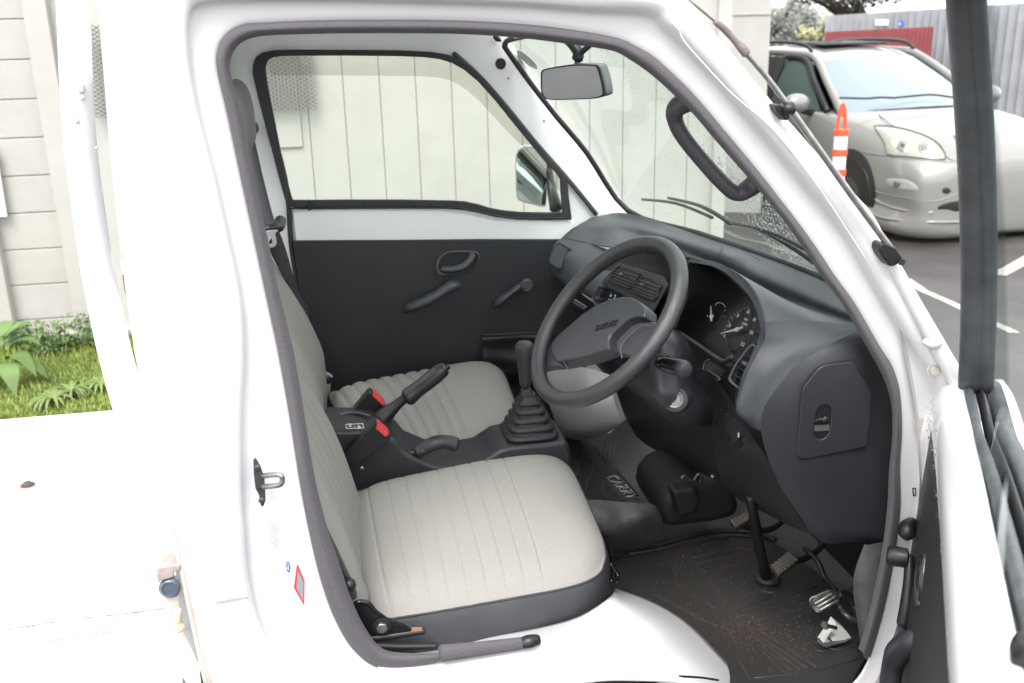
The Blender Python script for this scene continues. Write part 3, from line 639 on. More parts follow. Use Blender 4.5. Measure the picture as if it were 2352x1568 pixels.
def needle(h, tip, tail):
    nd = boxes('gauge_needle', [], INK, dash) if False else None
    a, b, c = FP(c3(*h), .006), FP(c3(*tip), .006), FP(c3(*tail), .006)
    tube('gauge_needle', [c, a, b], [.0024, .0026, .0008], INK, dash, k=3, n=8)
    lathe('needle_hub', [(.0048, 0), (.0048, .004), (.003, .006)], a-fn*.003, fn, INK, dash, n=18)
needle((720, 745), (556, 785), (780, 722)); needle((462, 612), (458, 503), (464, 655))
# near air vent at the right of the cluster
vo = [c3(*p) for p in [(865,880),(895,890),(900,920),(740,1330),(720,1335),(640,1275),(620,1235),(640,1180),(700,1070),(830,900)]]
vp0 = A(1700, 880, Y=1.60); vn = V((-.72, -.45, .2)).normalized()
def VP(p, off=0): return PLN(p[0], p[1], vp0, vn)+vn*off
vi = [c3(*p) for p in [(865,905),(885,910),(885,930),(735,1310),(722,1318),(660,1265),(645,1232),(660,1185),(715,1085),(835,925)]]
plate('air_vent', [VP(p) for p in vo], vn*.005, PLAST, dash, bev=.0012, holes=[[VP(p) for p in vi]])
plate('vent_cavity', [VP(p, -.002) for p in vi], vn*-.001, BLACK, dash)
lv = []
for a, b in [((845,920),(880,950)),((800,985),(855,1030)),((755,1045),(830,1090)),((712,1120),(805,1165)),((672,1185),(770,1250))]:
    A_, B_ = VP(c3(*a), .002), VP(c3(*b), .002); d = (B_-A_); l = d.length; d.normalize(); lv.append(((A_+B_)/2, (l, .0012, .008), (d, vn.cross(d).normalized(), vn)))
boxes('vent_louvres', lv, PLASTD, dash)
tube('vent_tab', [VP(c3(770, 1075), .004), VP(c3(815, 1090), .008)], .004, PLAST, dash, k=1)
# small coin slot on the black panel left of that vent
cs0 = A(1660, 860, Y=1.70)
def CS(p, off=0): return PLN(p[0], p[1], cs0, fn)+fn*off
tube('coin_slot_frame', [CS(c3(*p), .006) for p in [(440,1050),(400,1080),(385,1130),(390,1160),(460,1220),(530,1265),(545,1240),(430,1165)]], .0016, PLAST, dash, k=3)
plate('coin_slot', [CS(c3(*p), .004) for p in [(440,1060),(540,1120),(600,1160),(540,1250),(395,1150),(400,1100)]], fn*.001, BLACK, dash)
# centre stack
sp0 = A(1480, 660, Y=2.22); sn = V((-.93, -.10, .32)).normalized()
def SP(p, off=0): return PLN(p[0], p[1], sp0, sn)+sn*off
so2 = [cE(*p) for p in [(760,345),(1210,480),(1250,560),(1080,860),(1040,900),(500,760),(470,700),(480,660),(620,500),(700,400)]]
patch('centre_stack_surround', [
 [(1391,590,2.48),(1437,558,2.42),(1500,556,2.30),(1560,575,2.05),(1590,595,1.95)],
 [(1388,610,2.46),(1440,580,2.38),(1500,580,2.26),(1555,600,2.05),(1580,615,1.96)],
 [(1385,650,2.44),(1430,625,2.38),(1500,625,2.24),(1550,650,2.08),(1580,680,1.98)],
 [(1370,700,2.44),(1400,700,2.36),(1450,730,2.26),(1520,760,2.10),(1550,770,2.0)],
 [(1360,760,2.50),(1400,790,2.42),(1450,820,2.30),(1520,850,2.14),(1560,870,2.0)]], PLASTD, dash, su=4, sv=4)
plate('centre_panel', [SP(p, .016) for p in so2], sn*.004, PLASTD, dash, bev=.0015)
tube('centre_panel_rim', [SP(cE(*p), .021) for p in [(760,350),(680,420),(560,560),(490,670),(480,710),(510,765),(560,790)]], .0022, PLAST, dash, k=4)
def vent(poly, slats, tab):
    P = [SP(cE(*p), .021) for p in poly]
    plate('air_vent', P, sn*.004, PLASTD, dash, bev=.001, k=2, holes=[[SP(cE(*(sum(q[0] for q in poly)/len(poly)*.07+p[0]*.93, sum(q[1] for q in poly)/len(poly)*.07+p[1]*.93)), .021) for p in poly]])
    plate('vent_cavity', P, sn*.0008, BLACK, dash, k=2)
    L = []
    for a, b in slats:
        A_, B_ = SP(cE(*a), .024), SP(cE(*b), .024); d = B_-A_; l = d.length; d.normalize(); L.append(((A_+B_)/2, (l, .0016, .006), (d, sn.cross(d).normalized(), sn)))
    boxes('vent_louvres', L, PLAST, dash)
    tube('vent_tab', [SP(cE(*tab), .026), SP(cE(*tab), .034)], .0045, PLAST, dash, k=1, n=10)
vent([(745,375),(955,440),(965,475),(850,610),(650,515),(660,490)], [((720,410),(950,480)),((700,435),(925,510)),((680,460),(900,540)),((665,485),(880,565)),((655,505),(860,595))], (805, 465))
vent([(1000,480),(1190,560),(1170,620),(1110,735),(875,630),(880,605)], [((975,515),(1180,590)),((945,545),(1165,625)),((920,575),(1145,660)),((900,600),(1130,690)),((885,625),(1115,715))], (1020, 572))
plate('heater_panel', [SP(cE(*p), .021) for p in [(620,560),(1040,790),(1020,850),(560,730),(560,680)]], sn*.002, GLOSSB, dash, bev=.001)
for p in ((615,595), (575,720), (855,725)): tube('heater_slider', [SP(cE(*p), .022), SP(cE(p[0]+6, p[1]-4), .040)], [.0065, .0055], PLASTD, dash, k=1, n=10)
plate('heater_print', [SP(cE(*p), .0242) for p in [(652,700),(748,745),(744,760),(648,716)]], sn*.0003, BLUE, dash)
join_text('heater_symbols', [(s, SP(cE(*p), .0242), SP(cE(750,720))-SP(cE(670,675)), sn.cross(SP(cE(750,720))-SP(cE(670,675))), .012) for s, p in (('\u2193',(675,672)),('\u2195',(715,692)),('\u2191',(757,715)))], INK, dash)
tube('defroster_lid', [z_(1651,582,1.1275), z_(1668,566,1.131), z_(1740,594,1.131), z_(1738,600,1.1275)], .0012, PLASTD, dash, k=3, n=6)
# dark under-dash mass
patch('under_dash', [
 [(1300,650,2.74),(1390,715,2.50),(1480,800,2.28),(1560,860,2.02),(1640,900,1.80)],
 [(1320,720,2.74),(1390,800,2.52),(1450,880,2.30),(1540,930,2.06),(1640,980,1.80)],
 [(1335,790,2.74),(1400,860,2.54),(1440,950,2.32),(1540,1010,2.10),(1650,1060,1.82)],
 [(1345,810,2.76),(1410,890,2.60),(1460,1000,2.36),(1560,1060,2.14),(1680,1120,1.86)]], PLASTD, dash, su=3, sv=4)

# ================================================================ STEERING
WC = V((.4596, 1.682, 1.1128)); al, yw, WR = .9079, -.2124, .1879
wu = V((cos(al), 0, sin(al))); wy0 = V((sin(yw), cos(yw), 0)); wy = (wy0-wu*wy0.dot(wu)).normalized(); wn = wu.cross(wy).normalized()
if wn.dot(O-WC) < 0: wn = -wn
def WP(p, off=0): return PLN(p[0], p[1], WC+wn*off, wn)
WR2 = WR-.014
sw = tube('steering_wheel', [WC+(wy0*cos(t)+wu*sin(t))*WR2 for t in [i*2*pi/28 for i in range(28)]], .0155, mat('wheel_rim_vinyl', (.026,.026,.030), .30, spec=.8, bump=[('leather', 700, .35, .0006)], var=(30,.15)), T, k=4, n=18, closed=True)
pad = [cE(*p) for p in [(100,1240),(125,1180),(220,1090),(420,920),(560,830),(700,770),(830,745),(920,755),(1010,800),(1080,870),(1060,960),(960,960),(880,985),(720,1130),(695,1180),(705,1280),(500,1350),(170,1412),(110,1330)]]
WD = -.030
PADM = mat('hub_pad_plastic', (.034,.037,.043), .36, bump=[('leather', 1100, .2, .0004), ('noise', 40, .1)], var=(12,.12))
hp = plate('hub_pad', [WP(p, WD-.012) for p in pad], wn*.034, PADM, sw, bev=.010, seg=5)
sp1 = [cE(*p) for p in [(-120,1290),(-30,1250),(60,1200),(125,1180),(112,1240),(115,1330),(175,1412),(60,1420),(-40,1440),(-130,1500)]]
plate('spoke', [WP(p, WD+.001) for p in sp1], wn*.016, PADM, sw, bev=.006, seg=4)
sp2 = [cE(*p) for p in [(705,1185),(730,1130),(880,990),(960,965),(1090,960),(1190,1010),(1150,1150),(1050,1250),(900,1330),(715,1285)]]
plate('spoke', [WP(p, WD-.004) for p in sp2], wn*.018, PADM, sw, bev=.006, seg=4)
tube('hub_seam', [WP(cE(*p), WD+.022) for p in [(705,1285),(695,1190),(720,1130),(800,1050),(880,980),(930,955),(985,965)]], .0016, GREYP if False else PLAST, sw, k=4, n=6)
tube('hub_seam', [WP(cE(*p), WD+.019) for p in [(122,1182),(100,1240),(95,1290),(120,1340),(172,1412)]], .0012, PLAST, sw, k=4, n=6)
ea, eb = WP(cE(420,990), WD+.023), WP(cE(655,925), WD+.023); ed_ = (eb-ea).normalized(); ev = wn.cross(ed_)
text('emblem_lettering', 'SUZUKI', (ea+eb)/2, ed_, ev, .0175, BLACK, sw, depth=.0012, shear=.25)
# column shroud
def C4(l): return [(*c4(x, y), Y) for x, y, Y in l]
sc_ = patch('steering_column', [
 C4([(1340,200,1.76),(1500,190,1.70),(1600,205,1.68),(1700,265,1.70),(1760,330,1.78)]),
 C4([(1240,420,1.74),(1450,330,1.64),(1600,300,1.63),(1740,360,1.65),(1832,470,1.76)]),
 C4([(1180,600,1.74),(1380,560,1.63),(1560,520,1.61),(1740,560,1.63),(1840,620,1.75)]),
 C4([(1120,720,1.76),(1380,740,1.62),(1560,720,1.60),(1740,700,1.62),(1870,740,1.75)]),
 C4([(1160,800,1.78),(1420,880,1.61),(1600,900,1.59),(1780,880,1.61),(1960,860,1.74)]),
 C4([(1280,900,1.80),(1480,1000,1.63),(1640,1060,1.60),(1830,1050,1.61),(2010,980,1.72)]),
 C4([(1400,1010,1.84),(1560,1120,1.70),(1720,1180,1.66),(1860,1190,1.65),(2010,1180,1.74)]),
 C4([(1480,1060,1.9),(1600,1160,1.80),(1740,1205,1.78),(1880,1205,1.78),(2015,1190,1.82)])], PLASTD, T, su=4, sv=4)
lc = A(*c4(1638, 922), Y=1.598); ln = V((-.42, -.86, .28)).normalized()
lathe('ignition_boss', [(.030, -.03), (.027, -.004), (.0235, .004), (.020, .005)], lc, ln, PLASTD, sc_, n=28)
LOCKM = mat('lock_metal', (.22,.22,.21), .45, metal=.3, var=(90,.3))
lathe('ignition_lock', [(.0165, 0), (.0165, .005), (.0150, .0065), (.0112, .0052), (.0105, .0070), (.0072, .0072), (.0068, .0066)], lc+ln*.002, ln, LOCKM, sc_, n=32)
box('key_slot', lc+ln*.0095, (.0018, .009, .001), BLACK, sc_, 0, (ln.cross(V((.5, 0, 1)).normalized()).normalized(), V((.5, 0, 1)).normalized(), ln))
lathe('stalk_boot', [(.022, 0), (.020, .004), (.012, .006)], A(*c4(1490, 560), Y=1.615), V((-.25, -.9, .1)), BLACK, sc_, n=20)
tube('indicator_stalk', [A(*c4(1480, 540), Y=1.62), A(*c4(1540, 560), Y=1.59), A(*c4(1640, 590), Y=1.565), A(*c4(1690, 600), Y=1.553)], [.012, .014, .0155, .0155], GLOSSB, sc_, n=18)
lathe('stalk_end', [(.0155, 0), (.0165, .002), (.0165, .010), (.012, .017), (.004, .019)], A(*c4(1700, 606), Y=1.553), (A(*c4(1780, 640), Y=1.53)-A(*c4(1700, 606), Y=1.553)), PLASTD, sc_, n=22)
join_text('stalk_print', [(s, A(*c4(*p), Y=y), V((.9, 0, -.3)), V((.3, 0, .9)), .007) for s, p, y in (('\u25cb', (1580, 605), 1.562), ('\u00d7', (1592, 566), 1.562))], INK, sc_)
hz = A(*c4(1640, 400), Y=1.622)
tube('horn_relief', [A(*c4(*p), Y=1.624) for p in [(1600,350),(1640,400),(1690,440),(1660,460),(1630,430),(1610,390),(1600,350)]], .0012, PLAST, sc_, k=3, n=6)
tube('wiper_stalk', [A(*c4(1560, 240), Y=1.70), A(*c4(1610, 215), Y=1.72), A(*c4(1650, 250), Y=1.74)], .007, GLOSSB, sc_)
tube('wiper_stalk', [SP(cE(620, 860), .08), SP(cE(560, 800), .10), SP(cE(530, 790), .10)], [.008, .009, .010], GLOSSB, sc_)

# ================================================================ SEATS
def cushion(par, cor, zt, pleats, depth, skirt, nm='cushion', sag=0):
    """cor = (rear near, front near, front far, rear far) on the plane of the seat top"""
    RN, FN, FF, RF = cor; nu, nv = 280, 60
    def base(u, v):      # u 0 rear..1 front, v 0 near..1 far
        return RN.lerp(FN, u).lerp(RF.lerp(FF, u), v)
    def shape(u, v):
        a, b = 2*u-1, 2*v-1; k = .12 if a > 0 else .06
        aa = a*(1-k*abs(b)**5*abs(a)**2); bb = b*(1-(.13 if a > 0 else .04)*abs(a)**5*abs(b)**2)
        p = base((aa+1)/2, (bb+1)/2).copy()
        e = max(abs(a), abs(b)); ee = (abs(a)**8+abs(b)**8)**(1/8.)
        d = .030*min(ee, 1.0)**9+.012*ee*ee
        x = u
        for c, w in pleats:
            q = abs(x-c); f = math.exp(-(q/w)**2); mask = max(0, min(1, (1-abs(b))*9))
            d += depth*f*(.35+.65*mask)
        p.z += .014-d+.006*(1-b*b)
        return p
    rows = [[shape(i/(nu-1), j/(nv-1)) for j in range(nv)] for i in range(nu)]
    o = grid_mesh(nm, rows, FABRIC, par, flip=True)
    per = [rows[i][0] for i in range(nu)]+[rows[-1][j] for j in range(1, nv)]+[rows[i][-1] for i in range(nu-2, -1, -1)]+[rows[0][j] for j in range(nv-2, 0, -1)]
    c = sum(per, V())/len(per); lp = []
    for dz, out in skirt:
        L = []
        for k, p in enumerate(per):
            d = V((p.x-c.x, p.y-c.y, 0)).normalized(); L.append(V((p.x, p.y, p.z))+d*out+V((0, 0, dz)))
        lp.append(L)
    grid_mesh('cushion_skirt', lp, VINYL, par, False, True)
    tube('seam_piping', per[::5], .0022, VINYL, par, k=1, n=6, closed=True)
    return o
def zz(x, y, z): return A(x, y, Z=z)
ds = box('driver_seat', V((.20, 1.75, .56)), (.40, .44, .05), BLACK, T, .01)
pl = [(.085, .006)]+[(.17+.075*i, .0034) for i in range(8)]
cushion(ds, (zz(838, 1402, .668), zz(1425, 1300, .672), zz(1290, 1002, .695), zz(790, 1103, .695)), .69, pl, .0026,
        [(.0005, -.001), (-.012, .007), (-.045, .013), (-.075, .012), (-.098, .010), (-.112, .002), (-.118, -.02)])
ps = box('passenger_seat', V((.18, 2.44, .56)), (.38, .44, .05), BLACK, T, .01)
pl2 = [(.06+.075*i, .013) for i in range(8)]
cushion(ps, (zz(868, 1062, .690), zz(1205, 965, .695), zz(1145, 806, .715), zz(738, 878, .715)), .70, pl2, .0055,
        [(.0005, -.001), (-.012, .006), (-.045, .010), (-.075, .006), (-.09, -.004), (-.1, -.02)])
def backrest(par, y0, y1, prof, nm='backrest', xs=0, flare=.0):
    """prof = list of (X, Z) of the front face, bottom to top"""
    P = smooth_line([V((x, 0, z)) for x, z in prof], 8); nv = 64; rows = []
    for i, p in enumerate(P):
        row = []; h = i/(len(P)-1)
        for j in range(nv):
            v = j/(nv-1); b = 2*v-1
            r = .036*abs(b)**10; bol = .010*math.exp(-((abs(b)-.72)/.16)**2)
            gro = 0
            if abs(b) < .62 and .05 < h < .95:
                gro = .011*abs(cos((b*4.6+.12*sin(h*6+b*3))*pi))**14
            edge = .034*max(0, (h-.9)/.1)**2+.010*max(0, (.06-h)/.06)**2
            y = (y0+y1)/2+b*(y1-y0)/2*(1-flare*h)
            row.append(V((p.x+bol-r-gro*.6-edge+xs, y, p.z)))
        rows.append(row)
    o = grid_mesh(nm, rows, FABRIC, par)
    solid(o, .07, 1 if False else -1)
    return o
dprof = [(-.018,.655),(-.030,.70),(-.042,.755),(-.058,.818),(-.078,.88),(-.105,.945),(-.135,1.02),(-.165,1.10),(-.19,1.18)]
o = backrest(ds, 1.475, 1.975, dprof, flare=.12)
pprof = [(-.098,.67),(-.100,.728),(-.102,.80),(-.118,.86),(-.140,.92),(-.170,.985),(-.196,1.04),(-.22,1.10),(-.245,1.20)]
o2 = backrest(ps, 2.18, 2.665, pprof, flare=.14)
tube('headrest', [A(*c7(*p), Y=2.30) for p in [(15,185),(38,230),(62,330),(70,440),(72,520),(60,600)]], [.012,.022,.026,.028,.028,.02], mat('headrest_vinyl', (.20,.20,.195), .6), ps, k=5, n=16)
plate('backrest_side_cover', [A(*p, Y=1.462) for p in [(712,1175),(738,1195),(775,1270),(812,1350),(822,1375),(795,1390),(770,1340),(740,1270),(720,1215)]], (0, .02, 0), VINYL, ds, bev=.004)
# recliner bracket with bolt
rb = [cC(*p) for p in [(395,1095),(430,1078),(500,1085),(545,1135),(600,1175),(700,1210),(730,1235),(733,1258),(640,1275),(560,1290),(500,1305),(480,1335),(440,1280),(410,1180)]]
plate('recliner_bracket', [A(*p, Y=1.470) for p in rb], (0, -.006, 0), GLOSSB, ds, bev=.002)
tube('bracket_rib', [A(*cC(*p), Y=1.463) for p in [(400,1105),(440,1088),(490,1098),(530,1145)]], .004, GLOSSB, ds)
tube('seat_rail', [A(*cC(*p), Y=1.468) for p in [(470,1300),(560,1290),(700,1270),(810,1255)]], .0065, BLACK, ds)
tube('seat_rail', [A(*cC(*p), Y=1.465) for p in [(480,1335),(640,1345),(800,1345),(880,1345)]], .007, BLACK, ds)
plate('rusty_bracket_tab', [A(*cC(*p), Y=1.466) for p in [(738,1235),(795,1235),(800,1258),(738,1262)]], (0, -.002, 0), RUST, ds)
bc = A(*cC(566, 1228), Y=1.462)
lathe('washer', [(.0165, 0), (.0165, .002), (.012, .0026)], bc, (0, -1, 0), BLACK, ds, n=28)
lathe('bracket_bolt', [(.0105, .002), (.0105, .008), (.009, .0092)], bc, (0, -1, 0), STEEL, ds, n=6)
tube('recliner_lever', [A(*cC(340, 985), Y=1.47), A(*cC(380, 990), Y=1.455), A(*cC(405, 1005), Y=1.45)], [.010, .012, .007], BLACK, ds)
tube('seat_slide_bar', [A(*c5(985, 1290), Y=1.63), A(*c5(1050, 1400), Y=1.62), A(*c5(1045, 1450), Y=1.61), A(*c5(985, 1465), Y=1.60)], .005, GLOSSB, ds)
tube('recliner_lever', [A(*cW(375, 930), Y=2.70), A(*cW(395, 935), Y=2.70), A(*cW(415, 950), Y=2.70)], [.004, .005, .004], GREYP, ps)
plate('seat_hinge', [A(*cW(*p), Y=2.69) for p in [(365,935),(385,950),(410,985),(365,1000)]], (0, .01, 0), BLACK, ps, bev=.002)

# ================================================================ CONSOLE, LEVERS, BUCKLES
_pr = [A(*p, Y=2.02) for p in [(745,990),(834,990),(868,994),(900,1006),(918,1022),(936,1044)]]
_pr = [(p.x, p.z) for p in _pr]+[(.16,.690),(.22,.688),(.262,.692),(.285,.706),(.305,.718),(.33,.722),(.455,.722),(.468,.715),(.474,.690),(.478,.55),(.478,.41),(-.10,.41),(-.10,.7)]
cs = plate('centre_console', [V((x, 2.02, z)) for x, z in _pr], (0, .155, 0), PLASTD, T, bev=.010, seg=4)
tube('console_rib', [A(*c9(*p), Z=.80) for p in [(275,820),(340,800),(440,800),(530,825)]], .004, PLAST, cs)
lb = [A(*c9(*p), Y=2.06) for p in [(325,897),(474,890),(481,927),(332,934)]]
LN = (lb[1]-lb[0]).cross(lb[3]-lb[0]).normalized(); LN = LN if LN.dot(O-lb[0]) > 0 else -LN
lb = [A(*c9(*p), Z=_pr[0][1]+.002)  for p in [(325,897),(474,890),(481,927),(332,934)]]
for i in range(4): tube('label_frame', [lb[i], lb[(i+1) % 4]], .0008, INK, cs, k=1, n=6)
_ex = (lb[1]-lb[0]).normalized(); _ey = (lb[0]-lb[3]).normalized()
join_text('drive_label', [('4WD', lb[0].lerp(lb[2], .26), _ey, -_ex, .0095), ('-', lb[0].lerp(lb[2], .5), _ex, _ey, .014), ('2WD', lb[0].lerp(lb[2], .76), _ey, -_ex, .0095)], INK, cs)
lathe('console_screw', [(.006, 0), (.006, .003), (.004, .0045)], A(*c9(464, 1280), Y=2.018), (0, -1, 0), STEEL, cs, n=20)
tube('console_recess_line', [A(*c9(*p), Z=.690) for p in [(920,1185),(1040,1188),(1180,1170),(1215,1150),(1215,1125)]], .0012, PLAST, cs, k=4, n=6)
# gear lever
GY0 = 2.10
g = tube('gear_lever', [(1205, 925, GY0), (1207, 880, GY0)], .006, BLACK, T, k=1)
kb = A(1207, 886, Y=GY0); kt = A(1204, 784, Y=GY0); ka = (kt-kb); kl = ka.length
lathe('gear_knob', [(.011, 0), (.0135, .004), (.015, kl*.25), (.0185, kl*.6), (.0225, kl*.8), (.0215, kl*.92), (.015, kl*.985), (.006, kl)], kb, ka, mat('knob_rubber', (.036,.036,.036), .55), g, n=28)
def sq(c, hx, hy, z, r=.3):
    pts = []
    for t in [i*pi/16 for i in range(32)]:
        x = cos(t); y = sin(t); m_ = (abs(x)**5+abs(y)**5)**(-1/5.); pts.append(V((c.x+hx*x*m_, c.y+hy*y*m_, z)))
    return pts
gc = A(1215, 960, Y=GY0); rr_ = []
zb = .722; steps = 5
for i in range(steps):
    hx0 = .064-.009*i; z0 = zb+.0185*i
    rr_ += [sq(gc, hx0-.009, hx0-.004, z0), sq(gc, hx0, hx0+.004, z0+.004), sq(gc, hx0-.001, hx0+.004, z0+.009), sq(gc, hx0-.010, hx0-.005, z0+.0145)]
rr_ += [sq(gc, .020, .022, zb+.093), sq(gc, .018, .02, zb+.096)]
bt = grid_mesh('gear_boot', rr_, RUB, g, False, True, flip=False)
plate('boot_collar', sq(gc+V((-.002,0,0)), .0175, .018, zb+.095), (0, 0, .004), RUB, g, bev=.002)
rr_ = [sq(gc+V((-.004,0,0)), .0165, .0165, zb+.094), sq(gc+V((-.005,0,0)), .0120, .0120, zb+.108), sq(gc+V((-.005,0,0)), .0095, .0095, zb+.112), sq(gc+V((-.005,0,0)), .003, .003, zb+.113)]
grid_mesh('boot_neck', rr_, RUB, g, False, True)
# parking brake
pb = tube('parking_brake', [A(*c9(*p), Y=2.13) for p in [(620,900),(650,840),(700,790),(780,720),(865,650)]], [.026, .024, .018, .0125, .0115], GLOSSB if False else BLACK, T, k=5, n=16)
tube('brake_grip', [A(*c9(*p), Y=2.13) for p in [(862,665),(880,652),(950,595),(1060,510),(1140,445),(1185,415)]], [.0205, .0215, .0190, .0195, .0190, .0165], mat('brake_grip_rubber', (.02,.02,.022), .35), pb, k=5, n=18)
tube('brake_button', [A(*c9(*p), Y=2.13) for p in [(1180,418),(1220,392)]], .0075, BLACK, pb, k=1)
# four wheel drive lever
tl = tube('transfer_lever', [A(*c9(*p), Y=2.04) for p in [(840,1172),(960,1122)]], .0085, BLACK, T, k=1)
tube('lever_grip', [A(*c9(*p), Y=2.04) for p in [(945,1135),(1000,1108),(1080,1068),(1150,1050),(1220,1052),(1285,1072)]], [.0150, .0155, .0170, .0165, .0165, .0175], PLASTD, tl, k=5, n=18, flat=.85)
lathe('grip_screw', [(.005, 0), (.005, .002), (.003, .003)], A(*c9(997, 1133), Y=2.021), (0, -1, 0), DSTEEL, tl, n=16)
for body_, red_, y in (([(560,925),(590,885),(612,895),(714,1000),(710,1038),(640,1100),(470,1230),(400,1275),(330,1230),(320,1160)], [(587,935),(605,898),(702,985),(672,1008)], 2.0),
                       ([(520,622),(545,615),(672,735),(668,760),(600,830),(540,860),(385,786)], [(560,655),(574,634),(664,722),(655,742)], 2.17)):
    b_ = plate('seat_buckle', [A(*c9(*p), Y=y-.018) for p in body_], (0, .034, 0), mat('buckle_plastic', (.014,.014,.015), .32), T, bev=.004)
    a = [A(*c9(*p), Y=y-.021) for p in red_]
    plate('buckle_button', a, (0, .026, .004), RED, b_, bev=.0012)
    a = [A(*c9(*p), Y=y-.0195) for p in [((q[0]*1.0+ (sum(r[0] for r in red_)/4-q[0])*-.13), (q[1]+(sum(r[1] for r in red_)/4-q[1])*-.13)) for q in red_]]
# far side seat belt
BELTM = mat('seat_belt_webbing', (.045,.045,.052), .6, bump=[('weave', 500, .5, .0006)])
def ribbon(nm, c, L, par, y0=None):
    rows = [[A(*c(*a), Y=y), A(*c(*b), Y=y)] for a, b, y in L]; o = patch(nm, rows, BELTM, par, su=5, sv=2, thick=.0014); return o
bt_ = ribbon('seat_belt', c7, [((84,470),(138,500),2.60),((90,560),(150,570),2.59),((130,760),(195,770),2.57),((180,1000),(250,985),2.55),((205,1082),(278,1060),2.54)], T)
ribbon('belt_lap', c7, [((215,1180),(285,1080),2.545),((290,1330),(330,1200),2.56),((400,1530),(400,1440),2.60),((470,1700),(470,1560),2.64)], bt_)
lathe('belt_anchor', [(.020, 0), (.020, .016), (.016, .022)], A(*c7(122, 465), Y=2.70), (0, -1, .0), BLACK, bt_, n=24)
tube('belt_guide', [A(*c7(90, 440), Y=2.66), A(*c7(90, 475), Y=2.64), A(*c7(138, 480), Y=2.66)], .010, BLACK, bt_)
tube('belt_retractor_slot', [A(*c7(190, 1088), Y=2.53), A(*c7(250, 1075), Y=2.53), A(*c7(290, 1070), Y=2.56), A(*c7(300, 1030), Y=2.60)], [.009, .010, .014, .015], BLACK, bt_)
tq = [c7(*p) for p in [(195,1103),(285,1088),(268,1112),(278,1165),(262,1190),(230,1195),(215,1180)]]
plate('belt_tongue', [A(*p, Y=2.52) for p in tq], (0, -.002, 0), mat('tongue_metal', (.6,.6,.6), .35, metal=.7), bt_, bev=.0006, k=3, holes=[[A(*c7(*p), Y=2.52) for p in [(226,1135),(242,1128),(250,1165),(232,1172)]]])

# ================================================================ FOOTWELL
# grey moulded wheel cover in the passenger footwell
patch('footwell_cover', [
 [(1235,838,2.66),(1300,838,2.50),(1350,845,2.34),(1400,860,2.22)],
 [(1245,880,2.62),(1305,880,2.46),(1355,885,2.30),(1405,890,2.20)],
 [(1262,930,2.58),(1320,935,2.42),(1365,935,2.26),(1412,925,2.18)],
 [(1278,975,2.60),(1325,985,2.44),(1370,982,2.30),(1425,965,2.19)],
 [(1293,1003,2.66),(1335,1007,2.52),(1375,1001,2.40),(1424,976,2.24)],
 [(1292,1006,2.70),(1335,1010,2.60),(1376,1003,2.5),(1425,977,2.36)]], GREYP, T, su=5, sv=5)
tunnel = patch('floor_tunnel', [
 [(1330,1146,'z',.60),(1370,1148,'z',.60),(1420,1152,'z',.59),(1470,1155,'z',.58),(1505,1160,'z',.56),(1520,1185,'z',.52)],
 [(1345,1175,'z',.60),(1385,1178,'z',.595),(1430,1192,'z',.565),(1465,1185,'z',.575),(1500,1185,'z',.55),(1525,1205,'z',.50)],
 [(1372,1222,'z',.55),(1405,1222,'z',.545),(1440,1218,'z',.53),(1475,1212,'z',.53),(1505,1212,'z',.50),(1535,1225,'z',.46)],
 [(1395,1258,'z',.47),(1420,1256,'z',.47),(1450,1250,'z',.46),(1480,1246,'z',.46),(1515,1238,'z',.45),(1545,1232,'z',.44)],
 [(1400,1275,'z',.42),(1425,1272,'z',.42),(1455,1266,'z',.42),(1485,1260,'z',.42),(1520,1250,'z',.42),(1550,1240,'z',.42)]], FLOORV, T, su=5, sv=5)
patch('engine_cover', [[(1180,1080,2.02),(1300,1090,1.98),(1340,1150,1.90),(1400,1250,1.66),(1408,1290,1.58),(1412,1330,1.50)],
 [(1180,1200,2.02),(1310,1140,2.0),(1360,1200,1.92),(1405,1300,1.70),(1412,1350,1.60),(1416,1370,1.52)]], PLASTD, T, su=2, sv=3)
# heater unit / steering support, black mass in the middle
plate('heater_unit', [A(*p, Y=1.98) for p in [(1520,1150),(1545,1118),(1600,1102),(1655,1105),(1700,1140),(1705,1190),(1640,1206),(1560,1215),(1532,1222),(1515,1180)]], (.0, .22, .0), mat('matt_black_duct', (.011,.011,.013), .6), T, bev=.035, seg=5)
plate('heater_duct', [A(*p, Y=1.95) for p in [(1545,1128),(1600,1120),(1612,1150),(1600,1180),(1560,1190)]], (0, .05, 0), bpy.data.materials['matt_black_duct'], T, bev=.012, seg=4)
tube('heater_bracket', [A(*c5(*p), Y=1.93) for p in [(1700,420),(1740,395),(1820,440),(1870,380),(1900,390),(1895,460)]], .0035, DSTEEL, T)
plate('heater_clip', [A(*c5(*p), Y=1.93) for p in [(2015,415),(2060,345),(2085,380)]], (0, .01, 0), GREYP, T)
# steering shaft, grommet
def c1p(x, y, Y): return (*c1(x, y), Y)
sh = tube('steering_shaft', [c1p(870, 70, 1.72), c1p(930, 400, 1.76), c1p(995, 710, 1.80)], [.0105, .0115, .0120], BLACK, T, k=2, n=16)
gp = A(*c1(1005, 725), Z=.425)
lathe('shaft_grommet', [(.030, 0), (.030, .004), (.029, .006), (.026, .011), (.021, .011), (.019, .008), (.015, .010), (.012, .022)], gp, (0.05, 0, 1), MATR, sh, n=32)
